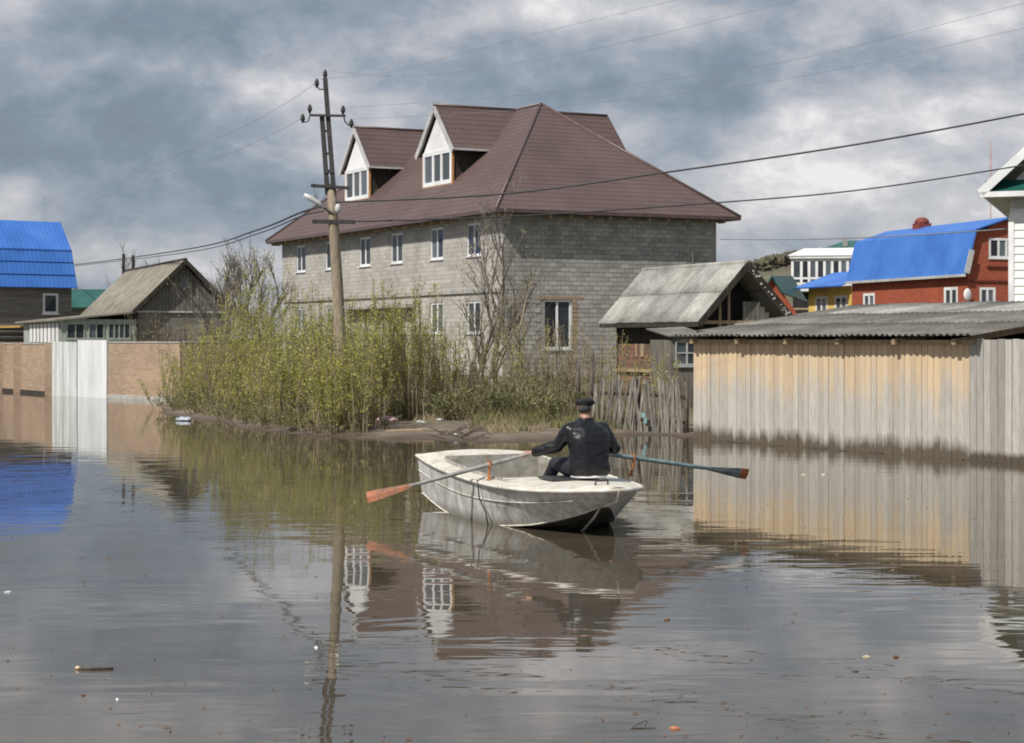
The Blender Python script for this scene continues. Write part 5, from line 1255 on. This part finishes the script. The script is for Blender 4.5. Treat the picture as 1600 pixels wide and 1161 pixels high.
def rowlock(p, foot):
    mb = MB(); mb.tube([foot, Vector(foot) + up * .03, p - up * .05], [.03, .016, .014], 6); mb.tube([p + bu * .04 + up * .05, p + bu * .035 - up * .02, p - up * .045, p - bu * .035 - up * .02, p - bu * .04 + up * .05], .012, 6); mb.build('rowlock', rust, boat)
dl = (BLt - HLh).normalized(); pl_ = HLh + dl * .50; rowlock(pl_ - up * .0, QB((pl_ - S0).dot(bu), (pl_ - S0).dot(bn), camber(2.6, .7)))
dr_ = (BRt - HRh).normalized(); pr_ = HRh + dr_ * .56; sr = (Vector((pr_.x, pr_.y, 0)) - S0).dot(bu); rowlock(pr_, Vector((pr_.x - .03, pr_.y, .50)))
mb = MB(); q = GLp[22]; rp = [Vector((pl_.x, pl_.y, .6)) + bn * .04]; 
s_r = (pl_ - S0).dot(bu); g_r = station(s_r)
rope = [QB(s_r, g_r[0] - .06, camber(s_r, g_r[0]) + .05), QB(s_r + .0, g_r[0] + .03, g_r[1] + .03), QB(s_r + .03, g_r[0] + .02, .3), QB(s_r + .08, g_r[0] - .04, .14), QB(s_r + .1, g_r[0] - .07, -.05)]
o = MB().tube(rope, .009, 5).build('mooring_rope', M['dark_metal'], boat, smooth=True)

# ================================================================== the rower
fw_ = -bu; lf = bn            # he faces the stern
PS = Vector((.845, 18.50, .545))
def B3(f, l, z): return PS + fw_ * f + lf * l + up * z
def blend(name, mb, mat, parent, vox=.012, smooth_it=4, wr=0.0, wsc=9.0):
    me = bpy.data.meshes.new(name); o0 = root_loc(parent)
    me.from_pydata([v - o0 for v in mb.v], [], mb.f)
    bm = bmesh.new(); bm.from_mesh(me); bmesh.ops.recalc_face_normals(bm, faces=bm.faces); bm.to_mesh(me); bm.free()
    tmp = bpy.data.objects.new('tmp', me); C.objects.link(tmp)
    m = tmp.modifiers.new('r', 'REMESH'); m.mode = 'VOXEL'; m.voxel_size = vox
    s = tmp.modifiers.new('s', 'SMOOTH'); s.factor = .6; s.iterations = smooth_it
    bpy.context.view_layer.update(); dg = bpy.context.evaluated_depsgraph_get()
    me2 = bpy.data.meshes.new_from_object(tmp.evaluated_get(dg)); me2.name = name
    bpy.data.objects.remove(tmp)
    if wr:
        nn = [v.normal.copy() for v in me2.vertices]
        for v, n_ in zip(me2.vertices, nn):
            q = v.co + o0; q = Vector((q.x * .8, q.y * .8, q.z * 1.7))
            h_ = noise.noise(q * wsc) + .5 * noise.noise(q * wsc * 2.1); v.co += n_ * (1 - abs(h_) * 2) * wr
    me2.materials.clear(); me2.materials.append(mat); me2.polygons.foreach_set('use_smooth', [True] * len(me2.polygons))
    return link_mesh(name, me2, parent)
skin = mk('skin', (.42, .22, .15), (.52, .29, .20), 9, rough=.55, bump=.1)
leather = mk('leather', (.005, .006, .008), (.011, .012, .015), 14, rough=.36, bump=.08, spec=.42)
trous = mk('trousers', (.012, .013, .022), (.022, .023, .035), 16, rough=.85, bump=.3)
capm = mk('cap_cloth', (.010, .010, .012), (.02, .02, .022), 20, rough=.9, bump=.3)
man = thing('person', B3(0, 0, 0), 'man seen from behind in black leather jacket and flat cap, rowing the white boat', 'person')
shL, shR = B3(.07, .195, .535), B3(.06, -.195, .535)
elL = Vector((.505, 18.56, .895)); haL = HLh + dl * .06
elR = Vector((1.145, 18.62, .87)); haR = HRh + dr_ * .05
nk = B3(.09, -.01, .645); hc = B3(.13, -.015, .770)
kneeL = Vector((.50, 19.02, .66)); kneeR = Vector((.80, 19.1, .70)); ftL = Vector((.26, 19.36, .13)); ftR = Vector((.62, 19.5, .13))
hipL, hipR = B3(.02, .10, .10), B3(.02, -.10, .10)
face_d = (fw_ * .82 - lf * .57).normalized(); fs_ = Vector((face_d.y, -face_d.x, 0))     # head turned to his right
Mh = Matrix((fs_, face_d, up)).transposed()
# body (continuous: head, torso, arms with fingers, legs)
b = MB()
b.ell(hc + up * .01, (.077, .098, .108), Mh, 16, 12); b.ell(hc + face_d * .03 - up * .055, (.058, .070, .062), Mh)
b.tube([hc + face_d * .088 + up * .015, hc + face_d * .118 - up * .022, hc + face_d * .09 - up * .035], [.010, .017, .012], 7)   # nose
b.ell(hc + face_d * .088 - up * .06, (.026, .014, .010), Mh); b.ell(hc + face_d * .08 - up * .095, (.024, .022, .018), Mh)           # lips, chin
for s_ in (-1, 1): b.ell(hc + fs_ * s_ * .078 - up * .005 - face_d * .005, (.010, .022, .033), Mh); b.ell(hc + face_d * .075 + fs_ * s_ * .032 + up * .022, (.022, .014, .010), Mh)
b.tube([nk - up * .06, nk, hc - up * .05], [.07, .058, .056], 12)
b.tube([B3(0, 0, .02), B3(0, 0, .2), B3(.04, 0, .4), B3(.06, 0, .54), B3(.08, 0, .62)], [.13, .12, .13, .135, .07], 14)
for sh, el, ha in ((shL, elL, haL), (shR, elR, haR)):
    b.tube([sh, sh.lerp(el, .5), el, el.lerp(ha, .4), el.lerp(ha, .85)], [.055, .05, .042, .038, .028], 10)
for hp_, kn_, ft_ in ((hipL, kneeL, ftL), (hipR, kneeR, ftR)): b.tube([hp_, hp_.lerp(kn_, .5), kn_, kn_.lerp(ft_, .5), ft_], [.085, .075, .055, .048, .035], 10)
def hand(b, ha, el, axis_, sidesgn):
    wr = el.lerp(ha, .82); fwd = (ha - el).normalized(); ax = axis_.normalized(); nn = fwd.cross(ax).normalized()
    if nn.z < 0: nn = -nn
    palm = wr + (ha + nn * .028 - wr) * .75
    Mp = Matrix((ax, fwd, nn)).transposed(); b.ell(palm, (.040, .046, .018), Mp)
    for k in range(4):
        o_ = (k - 1.5) * .020; ln = (.95, 1.05, 1.0, .82)[k]
        k0 = palm + ax * o_ + fwd * .03; c = ha + ax * o_
        b.tube([k0, c + fwd * .03 * ln + nn * .026, c + fwd * .038 * ln - nn * .006, c + fwd * .008 - nn * .034 * ln], [.0105, .010, .009, .0085], 7)
    tb = palm + ax * sidesgn * .036 - fwd * .01; b.tube([tb, tb + ax * sidesgn * .022 + fwd * .022 - nn * .012, ha + ax * sidesgn * .045 - nn * .028 + fwd * .005], [.013, .0115, .010], 7)
hand(b, haL, elL, dl, 1); hand(b, haR, elR, dr_, 1)
body = blend('body', b, skin, man, .0075, 2)
# jacket
j = MB()
def ring_torso(levels, n=20):
    k0 = len(j.v)
    for (f, l, z, rx, ry) in levels:
        c = B3(f, l, z)
        for i in range(n):
            t = 2 * math.pi * i / n; cx_, cy_ = math.cos(t), math.sin(t)
            e_ = .8; x = math.copysign(abs(cx_) ** e_, cx_) * rx; y = math.copysign(abs(cy_) ** e_, cy_) * ry
            j.v.append(c + lf * x + fw_ * y)
    for a in range(len(levels) - 1):
        for i in range(n): j.f.append((k0 + a * n + i, k0 + a * n + (i + 1) % n, k0 + (a + 1) * n + (i + 1) % n, k0 + (a + 1) * n + i))
    j.f.append(tuple(k0 + i for i in reversed(range(n)))); j.f.append(tuple(k0 + (len(levels) - 1) * n + i for i in range(n)))
ring_torso([(0, 0, .035, .225, .175), (-.02, 0, .10, .238, .185), (-.025, 0, .19, .225, .175), (-.02, 0, .30, .225, .17), (-.01, 0, .42, .24, .17), (.01, 0, .50, .24, .16), (.04, 0, .56, .205, .14), (.07, 0, .61, .13, .105), (.085, 0, .65, .088, .088)])
for sh, el, ha in ((shL, elL, haL), (shR, elR, haR)):
    j.ell(sh - up * .005, (.088, .088, .085)); j.tube([sh + (B3(.05, 0, .55) - sh) * .4, sh, sh.lerp(el, .35), sh.lerp(el, .75), el, el.lerp(ha, .35), el.lerp(ha, .78)], [.08, .088, .080, .072, .070, .062, .050], 14)
    j.ell(el, (.070, .070, .070))
jk = blend('jacket', j, leather, man, .012, 4, wr=.007, wsc=6.0)
mb = MB(); mb.tube([nk + (lf * math.cos(t) * .075 + fw_ * math.sin(t) * .08) + up * .0 for t in [i * 2 * math.pi / 16 for i in range(17)]], .024, 6); mb.build('collar', leather, jk, smooth=True)
mb = MB(); mb.tube([B3(0, 0, .022) + lf * math.cos(t) * .205 + fw_ * math.sin(t) * .168 for t in [math.pi * (1.02 + i * .96 / 14) for i in range(15)]], .014, 6); mb.build('shirt_hem', M['white_siding'], man, smooth=True)
tr_ = MB(); tr_.ell(B3(.02, 0, .075), (.20, .17, .10), Matrix((lf, fw_, up)).transposed())
for hp_, kn_, ft_ in ((hipL, kneeL, ftL), (hipR, kneeR, ftR)): tr_.tube([hp_, hp_.lerp(kn_, .5), kn_, kn_.lerp(ft_, .35), ft_ + (kn_ - ft_) * .12], [.115, .105, .080, .07, .06], 12); tr_.ell(kn_, (.08, .08, .08))
blend('trousers', tr_, trous, man, .014, 4, wr=.005, wsc=8)
for ft_ in (ftL, ftR):
    mb = MB(); mb.ell(ft_ + fw_ * .07 - up * .03, (.05, .13, .045), Matrix((lf, fw_, up)).transposed()); mb.tube([ft_ - up * .02, ft_ + up * .06], .05, 8); mb.build('boot', pld, man, smooth=True)
c = MB(); cc = hc + up * .066
c.ell(cc + face_d * .012, (.112, .128, .052), Mh @ Matrix.Rotation(R(-7), 3, 'X'), 20, 10); c.ell(cc - up * .02, (.092, .108, .034), Mh, 18, 8); c.ell(cc + face_d * .115 - up * .028, (.068, .055, .011), Mh, 14, 6)
blend('flat_cap', c, capm, man, .008, 3, wr=.002, wsc=14)
h_ = MB(); h_.ell(hc - face_d * .022 + up * .0, (.077, .086, .070), Mh, 16, 10); blend('hair', h_, mk('hair', (.03, .027, .025), (.08, .075, .07), 40, rough=.9), man, .008, 1)

# ================================================================== things floating on the water
q = atz(148, 1046); st = thing('floating_stick', q, 'dark stick with a pale cut end floating at lower left', 'stick')
MB().tube([q + Vector((-.10, 0, .006)), q + Vector((0, -.004, .009)), q + Vector((.115, .012, .006))], [.011, .010, .008], 7).build('bark_stick', M['bark_dark'], st, smooth=True)
MB().ell(q + Vector((-.108, 0, .010)), (.017, .012, .012), nu=8, nv=6).build('cut_end', mk('cut_wood', (.55, .35, .22), (.7, .5, .34), 20), st, smooth=True)
def scrap(px, py, s, col, label, cat='leaf', name='floating_leaf', rot=None):
    q = atz(px, py); mb = MB(); a = rot if rot is not None else rnd(0, 3.14); d = Vector((math.cos(a), math.sin(a), 0)); e_ = Vector((-d.y, d.x, 0))
    ps = [q - d * s, q - d * s * .3 - e_ * s * .45, q + d * s * .5 - e_ * s * .4, q + d * s, q + d * s * .4 + e_ * s * .42, q - d * s * .4 + e_ * s * .4]
    ps = [p + up * (.004 + .22 * s * random.random()) for p in ps]; c0 = q + up * (.012 + s * .1); lo = [Vector((p.x, p.y, -.004)) for p in ps]
    mb.mesh(ps + [c0] + lo, [(i, (i + 1) % 6, 6) for i in range(6)] + [(7 + i, 7 + (i + 1) % 6, (i + 1) % 6, i) for i in range(6)]); o = mb.build(name, col); tag(o, label, cat)
br_ = mk('leaf_brown', (.10, .05, .03), (.22, .11, .06), 20); or_ = mk('leaf_orange', (.4, .15, .08), (.55, .25, .12), 20); pa_ = mk('leaf_pale', (.55, .45, .32), (.65, .55, .4), 20)
scrap(1055, 1139, .030, or_, 'small orange brown leaf floating at the bottom edge right of the middle'); scrap(1400, 1027, .036, br_, 'dark brown leaf floating at lower right'); scrap(1354, 1027, .026, pa_, 'pale yellowish scrap floating left of the dark brown leaf')
scrap(1042, 969, .034, br_, 'dark leaf floating below the bow, right of the reflected roof'); scrap(12, 926, .030, plw, 'white scrap floating near the left edge', 'litter', 'floating_scrap'); scrap(494, 1013, .026, plw, 'white scrap floating left of the reflected pole', 'litter', 'floating_scrap')
scrap(1287, 742, .045, plw, 'small white scrap floating in front of the plank shed', 'litter', 'floating_scrap'); scrap(130, 1087, .013, br_, 'tiny dark scrap under the floating stick', 'litter', 'floating_scrap'); scrap(183, 1094, .012, plw, 'tiny white scrap under the floating stick', 'litter', 'floating_scrap')
scrap(1255, 742, .04, pa_, 'small tan scrap floating left of the white scrap by the plank shed', 'litter', 'floating_scrap')
q = atz(1000, 1136); mb = MB(); mb.tube([q + Vector((-.05, -.04, .004)), q + Vector((.03, .06, .02)), q + Vector((.05, .13, .004))], [.004, .003, .002], 5); mb.tube([q + Vector((-.05, -.04, .004)), q + Vector((.08, -.03, .004))], .003, 5)
o = mb.build('floating_twig', M['bark_dark']); tag(o, 'thin dark forked twig floating at the bottom edge', 'twig')
mb = MB()
for i in range(600):      # fine flotsam: seeds, bits of bark and straw
    Y = 8.4 + random.random() ** 1.6 * 15; x = rnd(-.32, .32) * Y
    if noise.noise(Vector((x * .8, Y * .5, 3))) < -.05: continue
    s = rnd(.003, .009); a = rnd(0, 6.28); d = Vector((math.cos(a), math.sin(a), 0)) * s * rnd(1, 4); e_ = Vector((-d.y, d.x, 0)).normalized() * s * .6
    p = Vector((x, Y, .004)); mb.mesh([p - d, p - e_, p + d, p + e_, p + up * s * .8], [(0, 1, 4), (1, 2, 4), (2, 3, 4), (3, 0, 4)])
o = mb.build('flotsam', br_); tag(o, 'fine dark specks of bark and straw floating on the water', 'debris', kind='stuff')
